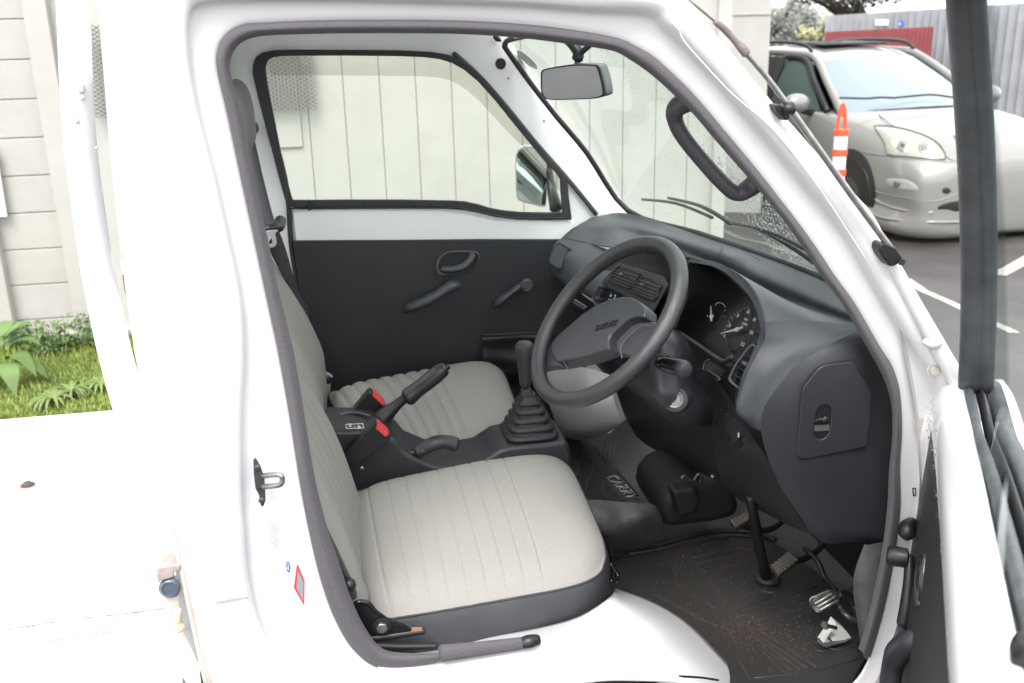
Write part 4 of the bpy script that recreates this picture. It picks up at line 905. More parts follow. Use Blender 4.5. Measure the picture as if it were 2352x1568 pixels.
# pedals
def pad_tex(name, quad, th, par, nx, ny, arm):
    q = [G(p) for p in quad]; n_ = (q[1]-q[0]).cross(q[3]-q[0]).normalized(); n_ = n_ if n_.dot(O-q[0]) > 0 else -n_
    o = plate(name, q, n_*-th, RUB, par, bev=.004)
    L = []
    ex = (q[1]-q[0]).normalized(); ey = n_.cross(ex)
    for j in range(ny):
        for i in range(nx):
            a = (i+.5+(.5 if j % 2 else 0))/(nx+.5); b = (j+.5)/ny
            if a > .97: continue
            p = q[0].lerp(q[1], .06+.88*a).lerp(q[3].lerp(q[2], .06+.88*a), .05+.9*b)
            L.append((p+n_*.0008, ((q[1]-q[0]).length/nx*.42, (q[3]-q[0]).length/ny*.42, .0026), (ex, ey, n_)))
    boxes('pedal_tread', L, mat('worn_tread', (.23,.195,.15), .7), o)
    if arm: tube('pedal_arm', arm, [.007, .008, .007][:len(arm)] if len(arm) <= 3 else .0075, BLACK, o)
    return o
pad_tex('brake_pedal', [c1p(1022,620,1.74), c1p(1095,710,1.71), c1p(1268,575,1.73), c1p(1175,500,1.76)], .012, T, 6, 10, [G(c1p(1170,600,1.75)), G(c1p(1320,560,1.78)), G(c1p(1450,440,1.82)), G(c1p(1300,300,1.86))])
pad_tex('clutch_pedal', [c1p(695,258,1.92), c1p(745,325,1.89), c1p(868,250,1.90), c1p(860,170,1.93)], .012, T, 5, 9, [G(c1p(800,300,1.93)), G(c1p(980,340,1.93)), G(c1p(1110,280,1.95)), G(c1p(1180,180,1.99))])
ap = [c1p(*p, 1.60) for p in [(1342,905),(1360,880),(1500,822),(1560,830),(1602,880),(1590,930),(1430,1008),(1400,1005),(1345,945)]]
ao = plate('accelerator_pedal', ap, (.004, .010, -.004), mat('polished_pedal', (.35,.34,.33), .25, metal=.9, var=(60,.5)), T, bev=.003)
for a, b in (((1390,930),(1530,850)), ((1410,955),(1555,875)), ((1430,980),(1575,905))):
    tube('pedal_rib', [G(c1p(*a, 1.592)), G(c1p((a[0]+b[0])/2, (a[1]+b[1])/2, 1.588)), G(c1p(*b, 1.592))], .0032, STEEL, ao, n=8)
tube('pedal_rod', [c1p(1590,950,1.61), c1p(1640,1020,1.60), c1p(1710,1062,1.58), c1p(1800,1052,1.55), c1p(1880,1040,1.53)], .0065, DSTEEL, ao)
tube('pedal_rod', [c1p(1580,860,1.61), c1p(1660,880,1.61), c1p(1720,960,1.60), c1p(1740,1040,1.58)], [.010, .012, .010, .008], BLACK, ao)
plate('carpet_flap', [c1p(*p, 1.66) for p in [(1570,830),(1640,795),(1680,788),(1720,850),(1745,930),(1735,1010),(1700,960),(1660,890)]], (.004, .004, 0), FLOORV, T, bev=.001)
# white plastic pedal stop on the floor
ps_ = plate('pedal_stop', [c1p(*p, 1.560) for p in [(1452,1252),(1530,1140),(1560,1080),(1600,1112),(1645,1150),(1685,1205),(1560,1245),(1475,1268)]], (0, .022, 0), PALEW, T, bev=.0015, holes=[[c1p(*p, 1.56) for p in [(1484,1228),(1522,1155),(1565,1195),(1530,1240)]]])
plate('pedal_stop_base', [A(*c1(*p), Z=.428) for p in [(1405,1240),(1420,1215),(1500,1200),(1660,1195),(1690,1215),(1640,1245),(1480,1285)]], (0, 0, .004), FLOORV, ps_, bev=.001)
tube('stop_bolt', [c1p(1560,1125,1.545), c1p(1500,1110,1.535), c1p(1475,1105,1.53)], .0042, STEEL, ps_, k=1, n=8)
lathe('stop_nut', [(.0085, 0), (.0085, .005)], c1p(1480, 1103, 1.53), (-1, -.4, .1), STEEL, ps_, n=6)
# firewall wiring and inner kick panel
tube('wiring', [c1p(1310,480,1.80), c1p(1420,600,1.76), c1p(1470,720,1.74), c1p(1560,820,1.70)], .006, BLACK, T)
patch('kick_panel', [[(1985,1250,1.475),(2000,1250,1.47),(2045,1240,1.47)],[(1960,1330,1.49),(1985,1330,1.47),(2030,1330,1.465)],[(1968,1420,1.50),(1985,1420,1.475),(2015,1420,1.465)],[(1980,1500,1.49),(1985,1510,1.475),(1995,1520,1.465)]], FLOORV, T, su=4, sv=3)

# ================================================================ BODY DETAILS, BED
# door striker
sy = N-.018
st = plate('door_striker', [A(*cL(*p), Y=sy) for p in [(1140,560),(1152,553),(1172,590),(1190,640),(1196,740),(1186,772),(1174,768),(1166,720),(1150,690),(1142,620)]], (0, -.004, 0), DSTEEL, T, bev=.001)
tube('striker_loop', [A(*cL(1182,637), Y=sy-.002), A(*cL(1235,632), Y=sy-.018), A(*cL(1262,634), Y=sy-.024), A(*cL(1270,652), Y=sy-.024), A(*cL(1264,674), Y=sy-.024), A(*cL(1235,682), Y=sy-.018), A(*cL(1182,686), Y=sy-.002)], .0042, STEEL, st, k=4, n=12)
for p in ((1160,598), (1178,745)): lathe('striker_screw', [(.005, 0), (.005, .003), (.003, .004)], A(*cL(*p), Y=sy-.003), (0, -1, 0), DSTEEL, st, n=14)
# stickers on the door jamb
def jamb(x, y, off=0): return A(*cL(x, y), Y=N-.012-off)
lab = plate('service_label', [jamb(*p, .012) for p in [(1210,822),(1266,882),(1268,1012),(1208,945)]], (0, -.0006, 0), mat('label_white', (.60,.61,.64), .5), T)
L = []
for i in range(7):
    for k in range(5):
        a = jamb(1214+9*k, 842+9*k+15*i, .0132); 
        if random.random() < .8: L.append((a, (.0026+.0014*random.random(), .0005, .0022), None))
boxes('label_print', L, mat('pale_blue_print', (.40,.42,.48), .5), lab)
lb2 = plate('round_sticker', [jamb(1297+10*cos(t), 1047+25*sin(t)+6*cos(t), .012) for t in [i*pi/10 for i in range(20)]], (0, -.0006, 0), BLUE, T)
boxes('round_sticker_mark', [(jamb(1297, 1047, .0131), (.001, .0004, .012), None), (jamb(1293, 1052, .0131), (.004, .0004, .0012), None)], INK, lb2)
rs = plate('red_sticker', [jamb(*p, .012) for p in [(1336,1033),(1342,1040),(1371,1108),(1369,1222),(1322,1140)]], (0, -.0006, 0), mat('sticker_red', (.55,.05,.06), .45), T)
plate('sticker_field', [jamb(*p, .0130) for p in [(1340,1062),(1366,1112),(1365,1200),(1334,1142)]], (0, -.0004, 0), mat('sticker_grey', (.26,.26,.28), .5), rs)
for p in ((1292,590), (1436,1140), (1522,1350)): lathe('jamb_plug', [(.004, 0), (.003, .0012)], jamb(*p, .004), (0, -1, 0), PAINT, T, n=14)
tube('jamb_slot', [A(*cL(965,1195), Y=N-.026), A(*cL(1040,1180), Y=N-.028), A(*cL(1108,1172), Y=N-.024)], .0055, PAINT, T)
# hinge bolt, hinge and white hinge arm at the pillar foot
lathe('hinge_bolt', [(.012, 0), (.012, .003), (.009, .004), (.009, .011), (.007, .013)], A(*c6(1375, 625), Y=N-.02), (-.1, -1, .2), DIRTYW, T, n=6)
tube('door_hinge', [A(*c6(1300,335), Y=N-.036), A(*c6(1390,350), Y=N-.046), A(*c6(1455,335), Y=N-.044)], [.006, .009, .008], PAINT, T)
tube('hinge_seam', [A(*c6(1360,412), Y=N-.050), A(*c6(1430,395), Y=N-.056), A(*c6(1468,365), Y=N-.054)], .0016, mat('seam_grime', (.30,.24,.21), .8), T, n=6)
tube('front_corner_edge', [A(2052,608, Y=N-.028), A(2094,685, Y=N-.03), A(2130,750, Y=N-.035), A(2164,812, Y=N-.04), A(2205,885, Y=N-.04)], [.011,.012,.0135,.015,.0165], PAINT, T, flat=.9)
patch('hinge_recess', [[(2066,756,N-.006),(2100,770,N+.03),(2140,800,N+.04),(2180,850,N+.02)],[(2088,860,N-.004),(2115,870,N+.035),(2150,880,N+.04),(2190,900,N+.02)],[(2104,960,N-.004),(2125,960,N+.03),(2160,960,N+.03),(2200,960,N+.02)],[(2112,1085,N-.004),(2130,1085,N+.02),(2160,1085,N+.02),(2200,1085,N+.02)]], DIRTYW, T, su=4, sv=4)
patch('jamb_front_face', [[(x-6, y, N-.005), (x+14, y+2, N+.004), (x+55, y+4, N+.014), (x+120, y+6, N+.02)] for x, y in [(2106,960),(2116,1040),(2118,1120),(2110,1200),(2098,1290),(2084,1370),(2062,1450),(2034,1530),(2000,1600)]], DIRTYW, T, su=3, sv=3)
0 and tube('jamb_edge_line', [(2122,980,N-.002),(2130,1060,N-.001),(2128,1150,N-.001),(2112,1260,N-.002),(2094,1360,N-.003)], .0016, RUST if False else DIRTYW, T)
plate('check_strap_slot', [A(*cd(*p), Y=N-.004) for p in [(172,690),(188,690),(188,728),(175,726)]], (0, -.002, 0), DSTEEL, T, holes=[[A(*cd(*p), Y=N-.004) for p in [(176,694),(185,694),(185,723),(179,722)]]])
tube('door_bump_stop', [A(*cd(170,850), Y=N-.01), A(*cd(148,880), Y=N-.03), A(*cd(165,910), Y=N-.04)], [.012, .016, .012], BLACK, T)
# roof drip rail and pillar seams
0 and tube('drip_rail', [(436,95,N-.022),(442,52,N-.026),(470,16,N-.027),(540,4,N-.028),(740,-1,N-.028),(900,1,N-.028),(1070,5,N-.028),(1220,12,N-.028),(1350,24,N-.028),(1460,50,N-.028),(1540,88,N-.026),(1622,150,N-.024)], .0016, PAINT, T)
tube('pillar_sealant', [(*cG(300,120),N-.027),(*cG(345,165),N-.029),(*cG(365,215),N-.029),(*cG(430,295),N-.029),(*cG(640,520),N-.028),(*cG(860,710),N-.028),(*cG(1100,1010),N-.028),(*cG(1300,1310),N-.027),(*cG(1390,1450),N-.026)], .0011, PAINT, T)
# antenna
aY = N-.045
an = tube('radio_antenna', [A(*cG(395,-10), Y=aY), A(*cG(545,118), Y=aY)], .0022, STEEL, T, k=1, n=8)
tube('antenna_sleeve', [A(*cG(545,118), Y=aY), A(*cG(600,165), Y=aY), A(*cG(655,225), Y=aY), A(*cG(690,262), Y=aY), A(*cG(718,296), Y=aY)], [.0045,.0052,.0050,.0068,.0070], mat('antenna_sleeve', (.18,.15,.145), .6, var=(60,.3)), an, n=10)
tube('antenna_rod', [A(*cG(716,292), Y=aY), A(*cG(830,425), Y=aY), A(*cG(940,572), Y=aY)], .0045, STEEL, an, n=10)
tube('antenna_tube', [A(*cG(970,615), Y=aY), A(*cG(1110,812), Y=aY), A(*cG(1300,1080), Y=aY), A(*cG(1520,1378), Y=aY)], .0052, STEEL, an, n=12)
plate('antenna_clamp', [A(*cG(*p), Y=aY) for p in [(880,580),(905,578),(940,600),(975,570),(986,595),(975,620),(955,622),(965,655),(940,672),(915,645),(885,615)]], (0, .035, 0), BLACK, an, bev=.004)
tube('clamp_cap', [A(*cG(935,605), Y=aY-.004), A(*cG(972,600), Y=aY-.004)], [.008, .010], BLACK, an, k=1)
plate('antenna_base', [A(*cG(*p), Y=aY-.006) for p in [(1462,1352),(1490,1345),(1555,1375),(1590,1425),(1588,1450),(1545,1475),(1520,1480),(1475,1425),(1455,1385)]], (0, .04, 0), BLACK, an, bev=.006)
lathe('base_bolt', [(.006, 0), (.006, .003)], A(*cG(1578, 1452), Y=aY-.008), (0, -1, 0), DSTEEL, an, n=6)

# ---------------- cargo bed
BZ = .60
bed = plate('cargo_bed', [V((-.335, 1.36, BZ)), V((-.335, 2.825, BZ)), V((-2.3, 2.825, BZ)), V((-2.3, 1.36, BZ))], (0, 0, -.05), BEDP, T, bev=.004)
def bp(x, y, z=BZ+.0006): return A(*cL(x, y), Z=z)
for pts, m_, w in (([(20,1332),(180,1305),(400,1275),(600,1252),(738,1233)], mat('rusty_scratch', (.28,.10,.08), .8), .0016), ([(-5,1419),(200,1383),(420,1352),(600,1326),(755,1304)], mat('bed_seam', (.20,.13,.13), .8), .0012),
                   ([(-5,872),(30,815),(70,745),(105,695)], mat('bed_crack', (.25,.2,.18), .8), .0012), ([(275,600),(300,592),(345,587)], DIRTYW, .001), ([(490,570),(600,563)], DIRTYW, .0008), ([(470,985),(560,970),(620,962)], DIRTYW, .001), ([(700,940),(790,915)], DIRTYW, .0012)):
    pp = smooth_line([bp(*p) for p in pts], 8); rows = []
    for i, p in enumerate(pp):
        w_ = w*(.6+.9*random.random()); rows.append([p+V((0, w_, 0)), p-V((0, w_, 0))])
    grid_mesh('bed_scratch', rows, m_, bed, smooth=False)
L = []
rg = random.Random(5)
for i in range(230):
    x = rg.random()*900-20; y = 560+rg.random()**.8*1000; p = bp(x, y, BZ+.0008)
    if p.x > -.35: continue
    a = rg.random()*.5-.25+.1; L.append((p, (.004+.012*rg.random()**3, .0012*(.4+rg.random()), .0004), (V((cos(a), sin(a), 0)), V((-sin(a), cos(a), 0)), V((0, 0, 1)))))
ch = boxes('paint_chips', L, mat('paint_chip', (.22,.19,.19), .8), bed); ch['kind'] = 'stuff'
bb = bp(125, 682, BZ)
lathe('bed_bolt', [(.017, 0), (.016, .003), (.010, .004), (.009, .010), (.004, .012)], bb, (0, 0, 1), DSTEEL, bed, n=20)
lathe('rust_ring', [(.028, .0004), (.020, .0012)], bb-V((.006, 0, 0)), (0, 0, 1), mat('faded_rust', (.5,.30,.26), .8), bed, n=20)
# guard frame post and crosspiece behind the cab
gf = tube('guard_frame_post', [(166,-60,1.78),(168,0,1.78),(182,300,1.78),(215,560,1.78),(240,700,1.78),(275,850,1.78),(322,1000,1.78),(376,1120,1.78),(420,1220,1.78)], [.0275,.0275,.028,.029,.030,.031,.032,.031,.030], PAINT, T, k=6, n=20, flat=.8)
plate('rusty_gusset', [A(*cL(0, 0), Y=1.8) if False else A(*p, Y=1.81) for p in [(280,628),(292,606),(302,640),(296,690),(286,668)]], (0, .02, 0), RUST, T)
plate('guard_frame_end', [A(*p, Y=1.80) for p in [(274,600),(289,583),(296,612),(280,634)]], (0, .04, 0), PAINT, T, bev=.002)
tube('rust_streak', [A(*cL(603,60), Y=1.757), A(*cL(622,120), Y=1.757), A(*cL(648,220), Y=1.757), A(*cL(668,300), Y=1.757)], [.0015,.003,.003,.0015], mat('rust_stain', (.55,.36,.24), .8), gf, flat=.3, up=V((1, 0, 0)))
for p in ((375,405,12), (380,445,6), (443,678,3), (390,948,4), (352,553,7)):
    q = ((p[0]/1.181)/1.694, (p[1]/1.181)/1.694)
    tube('weld_nub', [A(q[0]-1, q[1]-p[2]*.6, Y=1.757), A(q[0]+1, q[1]+p[2]*.6, Y=1.757)], .0022+.0003*p[2], DIRTYW, gf, n=10)
# latch bracket at the bed corner
lt = plate('bed_corner_bracket', [A(*cL(*p), Y=1.47) for p in [(728,1100),(790,1095),(802,1180),(830,1340),(870,1430),(930,1568),(960,1640),(870,1640),(800,1500),(778,1340),(745,1230)]], (0, .01, 0), DIRTYW, T, bev=.002)
plate('bracket_cap', [A(*cL(*p), Y=1.46) for p in [(700,1085),(708,1052),(740,1045),(812,1036),(814,1062),(785,1070),(780,1095),(725,1112),(712,1125)]], (0, .05, 0), mat('weathered_wood', (.36,.30,.28), .8, var=(30,.3)), lt, bev=.003)
lathe('latch_bolt', [(.0175, 0), (.0175, .004), (.013, .008), (.011, .008), (.010, .006)], A(*cL(765,1138), Y=1.468), (0, -1, .1), mat('zinc_bolt', (.13,.15,.19), .4, metal=.6), lt, n=24)
tube('latch_hook', [A(*cL(780,1250), Y=1.462), A(*cL(800,1240), Y=1.455), A(*cL(795,1300), Y=1.452), A(*cL(812,1325), Y=1.452)], [.004,.006,.007,.009], mat('rusted_white', (.62,.45,.34), .7, var=(60,.4)), lt)
plate('cab_bed_gap', [A(*cL(*p), Y=1.53) for p in [(790,1060),(860,1060),(900,1300),(1000,1640),(880,1640),(800,1200)]], (0, .02, 0), mat('gap_sealer', (.3,.3,.31), .7, var=(25,.3)), T)
for off in (0, .012): tube('cab_rear_trim', [(322+off*600,790,N+.045),(372+off*500,1080,N+.045),(424+off*500,1328,N+.045),(478+off*500,1580,N+.045)], .0028, DIRTYW, T)

# ================================================================ FLOOR MATS
dm = [(1400,1262),(1440,1258),(1500,1248),(1560,1232),(1610,1222),(1660,1215),(1740,1222),(1800,1260),(1900,1330),(1960,1380),(2000,1440),(1990,1510),(1965,1552),(1930,1600),(1800,1640),(1700,1640),(1640,1560),(1560,1500),(1480,1450),(1400,1420),(1380,1340)]
m1 = thing('floor_mat', A(1700, 1400, Z=.405), 'dirty black ribbed rubber mat under the three pedals on the driver side floor', 'floor mat', 'rubber mats on the cab floor')
mz = .418
plate('mat_sheet', [A(*p, Z=mz) for p in dm], (0, 0, -.008), MATD, m1, bev=.002)
tube('mat_rim', [A(*p, Z=mz+.004) for p in [(1432,1265),(1500,1254),(1560,1238),(1610,1225),(1665,1218),(1730,1222),(1780,1240)]], .007, RUB, m1, k=4)
tube('mat_rim', [A(*p, Z=mz+.003) for p in [(1445,1272),(1510,1262),(1570,1246),(1620,1233),(1670,1228),(1730,1232)]], .004, RUB, m1, k=4)
lines = [[(160,540),(120,690),(82,845)],[(82,848),(280,945),(470,1050),(605,1110)],[(322,490),(290,640),(258,750)],[(258,750),(430,880),(650,1000),(800,1100)],
 [(370,515),(400,565),(640,900),(680,970)],[(400,560),(560,520),(760,485),(900,495)],[(430,610),(640,560),(870,520)],[(470,685),(700,625),(900,575)],[(560,790),(720,710),(880,665)],[(610,860),(740,800),(860,755)],[(650,925),(800,865),(940,815)],[(940,815),(1050,845)],[(700,985),(860,940),(1050,860)],[(760,1040),(1000,970),(1220,910)],[(850,1080),(1100,1010),(1400,940)],
 [(700,1260),(780,1380),(870,1540)],[(605,1110),(700,1260)],[(960,1350),(1050,1500)],[(880,1110),(1100,1240),(1400,1440)],[(900,1160),(1100,1290),(1330,1450)],[(920,1210),(1080,1320),(1270,1460)],[(940,1260),(1060,1350),(1200,1470)],[(960,1300),(1050,1380),(1140,1480)],
 [(370,445),(520,400),(670,392),(660,410),(480,455)],[(1360,1180),(1370,1250),(1420,1310),(1500,1310)],[(900,1530),(1200,1500),(1500,1440),(1750,1370)],[(1170,860),(1330,820),(1400,790)],[(1280,930),(1500,870)],[(1350,1220),(1550,1300),(1780,1250)]]
for l in lines: tube('mat_rib', [A(*c1(*p), Z=mz+.0006) for p in l], .0021, MATR, m1, k=3, n=6)
vs = []; fs = []; rg = random.Random(11)
def crumb(p, s):
    k = len(vs); a = rg.random()*3
    for dx, dy, dz in ((1,0,0),(0,1,0),(-1,-.2,0),(0,-1,0),(0,0,.8)):
        vs.append(p+V((dx*cos(a)-dy*sin(a), dx*sin(a)+dy*cos(a), dz))*s*(.6+.8*rg.random()))
    fs.extend([(k,k+1,k+4),(k+1,k+2,k+4),(k+2,k+3,k+4),(k+3,k,k+4)])
for li, l in enumerate(lines[:24]):
    for a, b in zip(l, l[1:]):
        n_ = int(sqrt((a[0]-b[0])**2+(a[1]-b[1])**2)*(.5*(.3+1.4*rg.random()) if li < 15 else .25))
        for i in range(n_):
            f = rg.random(); x = a[0]+(b[0]-a[0])*f+rg.gauss(0, 9); y = a[1]+(b[1]-a[1])*f+rg.gauss(0, 7)
            crumb(A(*c1(x, y), Z=mz+.0008), .0005+.0016*rg.random()**2.2)
for cx_, cy_, sx, sy_, n_ in ((650,600,200,90,700),(850,1130,160,80,700),(1000,1200,200,100,700),(1300,1100,200,80,350),(820,490,150,20,200),(1150,1280,250,90,400),(900,1000,300,200,350)):
    for i in range(n_): crumb(A(*c1(rg.gauss(cx_, sx), rg.gauss(cy_, sy_)), Z=mz+.0006), .0004+.0018*rg.random()**3)
for i in range(60): crumb(A(*c1(rg.gauss(850, 330), rg.gauss(950, 280)), Z=mz+.0006), .0015+.0018*rg.random())
dd = mesh('loose_dirt', vs, fs, DIRT, None, False); dd['kind'] = 'stuff'; tag(dd, 'brown soil crumbs scattered in the grooves of the driver side rubber mat', 'dirt')
m2 = thing('floor_mat', A(1400, 1080, Z=.405), 'black ribbed rubber mat with pale CARRY lettering in the passenger footwell', 'floor mat', 'rubber mats on the cab floor')
pmz = .46
plate('mat_sheet', [A(*p, Z=pmz) for p in [(1290,985),(1400,995),(1440,960),(1560,1000),(1600,1060),(1530,1120),(1515,1160),(1470,1157),(1390,1152),(1330,1150),(1290,1090)]], (0, 0, -.006), MATR, m2)
for l in [[(520,100),(655,295),(610,430)],[(560,320),(640,480)],[(760,220),(815,290),(705,600),(860,650),(1140,670)],[(1040,30),(960,330),(890,550),(940,620)],[(930,460),(1050,580),(1120,640)],[(960,480),(1080,590)],[(1050,350),(1180,480),(1260,600)],[(850,60),(830,120)],[(900,50),(860,170)],[(950,40),(900,220)],[(1000,40),(930,260)]]:
    tube('mat_rib', [A(*c5(*p), Z=pmz+.001) for p in l], .0028, mat('dusty_rib', (.055,.05,.045), .7) if l[0][0] in (520,560,760,1040,930,960) else MATR, m2, k=2, n=6)
ca, cb = A(*c5(985,400), Z=pmz+.0012), A(*c5(1205,610), Z=pmz+.0012)
ce = (cb-ca).normalized(); cvv = V((0, 0, 1)).cross(ce).normalized()
def stroke(pts, c0, e, v, s, nm, m_, par):
    for l in pts: tube(nm, [c0+e*(x*s)+v*(y*s) for x, y in l], .0034, m_, par, k=1, n=6, flat=.4)
GL = {'C': [[(.9,1),(.15,1),(0,.8),(.25,.0),(.9,0)]], 'A': [[(-.1,0),(.75,1),(.85,0)]], 'R': [[(.1,0),(.35,.65)],[(.1,1),(.85,1),(.75,.5),(.3,.5),(.85,0)]], 'Y': [[(.1,1),(.45,.5),(.95,1)],[(.45,.5),(.3,0)]]}
tl_ = (cb-ca).length+.01
s_ = tl_/5.5

for i, chh in enumerate('CARRY'):
    for l in GL[chh]:
        tube('mat_lettering', [ca+ce*((i*1.13+x)*s_)+cvv*((y-.5)*s_*1.05) for x, y in l], .0022, mat('pale_lettering', (.42,.41,.38), .7) if not bpy.data.materials.get('pale_lettering') else bpy.data.materials['pale_lettering'], m2, k=1, n=6, flat=.4)

# ================================================================ OPEN DRIVER DOOR
Hn = V((1.0, 1.42, 0)); D = V((-.51, -.86, 0)).normalized(); Nn = V((-.86, .51, 0)).normalized()
def DW(s, t, z): return Hn+D*s+Nn*t+V((0, 0, z))
dd_ = plate('driver_door', [DW(s, -.02, z) for s, z in [(.02,.98),(-.02,.82),(-.03,.70),(.0,.5),(.06,.42),(.25,.40),(.42,.50),(.60,.62),(1.04,.62),(1.04,1.09),(.9,1.08),(.5,1.03),(.3,1.01)]], Nn*-.05, PAINT, T, bev=.006)
plate('trim_panel', [DW(s, t, z) for s, t, z in [(.012,.018,.975),(-.05,.022,.82),(-.075,.026,.70),(-.05,.034,.5),(.02,.036,.42),(.25,.036,.42),(.45,.036,.52),(.62,.036,.64),(1.02,.036,.64),(1.02,.034,1.045),(.874,.033,1.037),(.729,.031,1.028),(.505,.027,1.018),(.264,.021,.995)]], Nn*-.03, TRIMV, dd_, bev=.003)
def dr(s, prof): return [DW(s, t, z) for t, z in prof]
rows = []
for s, zt, zc, zs, t0, t1, t2 in ((-.01,.955,.99,1.02,.006,.004,-.014),(.012,.977,1.03,1.052,.020,.010,-.020),(.14,.985,1.035,1.056,.022,.012,-.020),(.30,1.0,1.04,1.062,.024,.013,-.019),(.50,1.017,1.055,1.085,.028,.017,-.014),(.70,1.028,1.068,1.098,.032,.021,-.011),(.90,1.040,1.08,1.11,.036,.024,-.009),(1.06,1.05,1.09,1.12,.038,.025,-.008)):
    rows.append(dr(s, [(t0-.004, zt-.01), (t0, zt+.004), ((t0+t1)/2+.003, (zt+zc)/2+.008), (t1, zc+.004), ((t1+t2)/2, (zc+zs)/2+.006), (t2, zs), (t2-.003, zs-.012)]))
tp = patch('door_top_roll', rows, mat('wet_white_paint', (.80,.80,.80), .2, coat=.7), dd_, su=6, sv=4); solid(tp, .002, 0)
vs2 = vs; vs = []; fs = []
nrm = V((-.5, .3, .8)).normalized()
for i in range(420):
    s = .02+rg.random()**1.3*.9; f = rg.random(); t = .030-.03*f; z = .985+.06*s+.05*f
    drop(DW(s, t+.002+.0, z+.006), .0009+.0016*rg.random()**2, 1)
dr2 = mesh('raindrops', vs, fs, DROP, dd_, True); dr2['kind'] = 'stuff'
# belt-line weather strips (inner lip, channel, outer lip)
bs = [(.03,1.052),(.14,1.056),(.26,1.055),(.34,1.066),(.48,1.083),(.70,1.097),(.92,1.108),(1.06,1.116)]
def strip(t0, t1, dz, m_, nm): 
    o = patch(nm, [[DW(s, t0, z+dz-.010), DW(s, t0-.002, z+dz+.004), DW(s, (t0+t1)/2, z+dz+.009), DW(s, t1+.002, z+dz+.003), DW(s, t1, z+dz-.014)] for s, z in bs], m_, dd_, su=4, sv=3); return o
strip(-.018, -.036, .0, RUBG, 'belt_seal'); strip(-.040, -.052, -.002, RUB, 'belt_seal'); strip(-.056, -.082, -.003, RUBG, 'belt_seal')
patch('door_outer_skin', [[DW(s, -.080, z-.012), DW(s, -.10, z-.02), DW(s, -.125, z-.12), DW(s, -.13, .7), DW(s, -.12, .45)] for s, z in [(-.06,1.04)]+bs], PAINT, dd_, su=4, sv=3, thick=.002)
# sloping front bar of the window frame, top and rear bars
def DSx(px, py, s, dt=0):
    p0 = Hn+D*s; r = ray(px, py); return O+r*((p0-O).dot(D)/r.dot(D))+Nn*dt
barc = [(2227,-60,.50),(2228,0,.46),(2237,130,.40),(2248,300,.33),(2256,500,.24),(2257,700,.16),(2250,892,.075)]
rows = []
for px, py, s in barc:
    w = 1.0
    rows.append([DSx(px+dx, py, s)+D*(-dd__) for dx, dd__ in ((-34,.010),(-32,-.002),(-18,-.006),(-4,.0),(0,.0),(8,-.004),(16,-.002),(18,.010))])
fb = patch('window_frame', rows, mat('frame_rubber', (.07,.074,.08), .6, var=(12,.35)), dd_, su=5, sv=3); solid(fb, .010, -1)
top = DSx(2227, -60, .50)
tube('window_frame', [top, DW(.62, .05, 1.76), DW(.80, .04, 1.77), DW(.95, .03, 1.76), DW(1.02, .045, 1.68), DW(1.04, .028, 1.60), DW(1.06, -.03, 1.45), DW(1.06, -.04, 1.12)], .012, RUB, dd_, k=5)
gd = V((-sin(radians(34.2)), -cos(radians(34.2)), 0))
gf0 = [DSx(2250,-60,.50), DSx(2256,160,.40), DSx(2266,300,.34), DSx(2274,600,.22), DSx(2268,878,.09)]
patch('door_glass', [[p, p+gd*.35, p+gd*.75] for p in gf0], GLSD, dd_, su=5, sv=3)
vs = []; fs = []; nrm = V((-.86, .51, 0))
for i in range(90):
    s = .3+rg.random()*.65; z = 1.12+.5*rg.random(); 
    if z-1.1 > (s-.1)*1.4: continue
    q_ = gf0[3].lerp(gf0[0], (z-1.15)/.5)+gd*(.03+.6*rg.random())
    drop(q_+nrm*.001, .0006+.001*rg.random(), 1.2)
dr3 = None and mesh('raindrops', vs, fs, DROP, dd_, True)
# crank, pull cup, armrest on the trim
tube('window_crank', [DW(.15,.05,.80) if False else G((*cd(160,1000),'z',.775)), G((*cd(160,1100),'z',.745)), G((*cd(150,1220),'z',.705)), G((*cd(140,1300),'z',.675))], [.010,.012,.015,.017], BLACK, dd_, k=4, flat=.8)
kc = G((*cd(140,1005),'z',.775))
lathe('crank_knob', [(.010, 0), (.0165, .003), (.0175, .028), (.014, .034), (.006, .035)], kc-Nn*.006, Nn, BLACK, dd_, n=24)
hp_ = [(*cd(262,930),'z',.90),(*cd(285,1000),'z',.885),(*cd(285,1120),'z',.855),(*cd(268,1280),'z',.815),(*cd(240,1395),'z',.785),(*cd(215,1360),'z',.79)]
tube('door_handle', hp_, [.007,.011,.013,.013,.011,.006], BLACK, dd_, k=5)
tube('door_handle', [(*cd(235,1000),'z',.88),(*cd(205,1060),'z',.86),(*cd(198,1150),'z',.835),(*cd(205,1220),'z',.82)], [.005,.006,.006,.006], PLASTD, dd_, k=5)
tube('handle_cup', [(*cd(232,1000),'z',.88),(*cd(222,1100),'z',.855),(*cd(220,1200),'z',.825)], [.008,.010,.008], GLOSSB, dd_, k=4)
tube('armrest', [(*cd(225,1360),'z',.745),(*cd(170,1380),'z',.735),(*cd(110,1430),'z',.70),(*cd(85,1490),'z',.665),(*cd(70,1600),'z',.62)], [.010,.018,.020,.018,.018], PLASTD, dd_, k=5, flat=.8)
tube('armrest', [(*cd(110,1465),'z',.69),(*cd(200,1462),'z',.70)], .006, PLASTD, dd_)
tube('lock_knob', [DW(.93,-.012,1.10), DW(.93,-.012,1.122), DW(.93,-.012,1.134)], [.008,.0125,.011], BLACK, dd_, n=16)

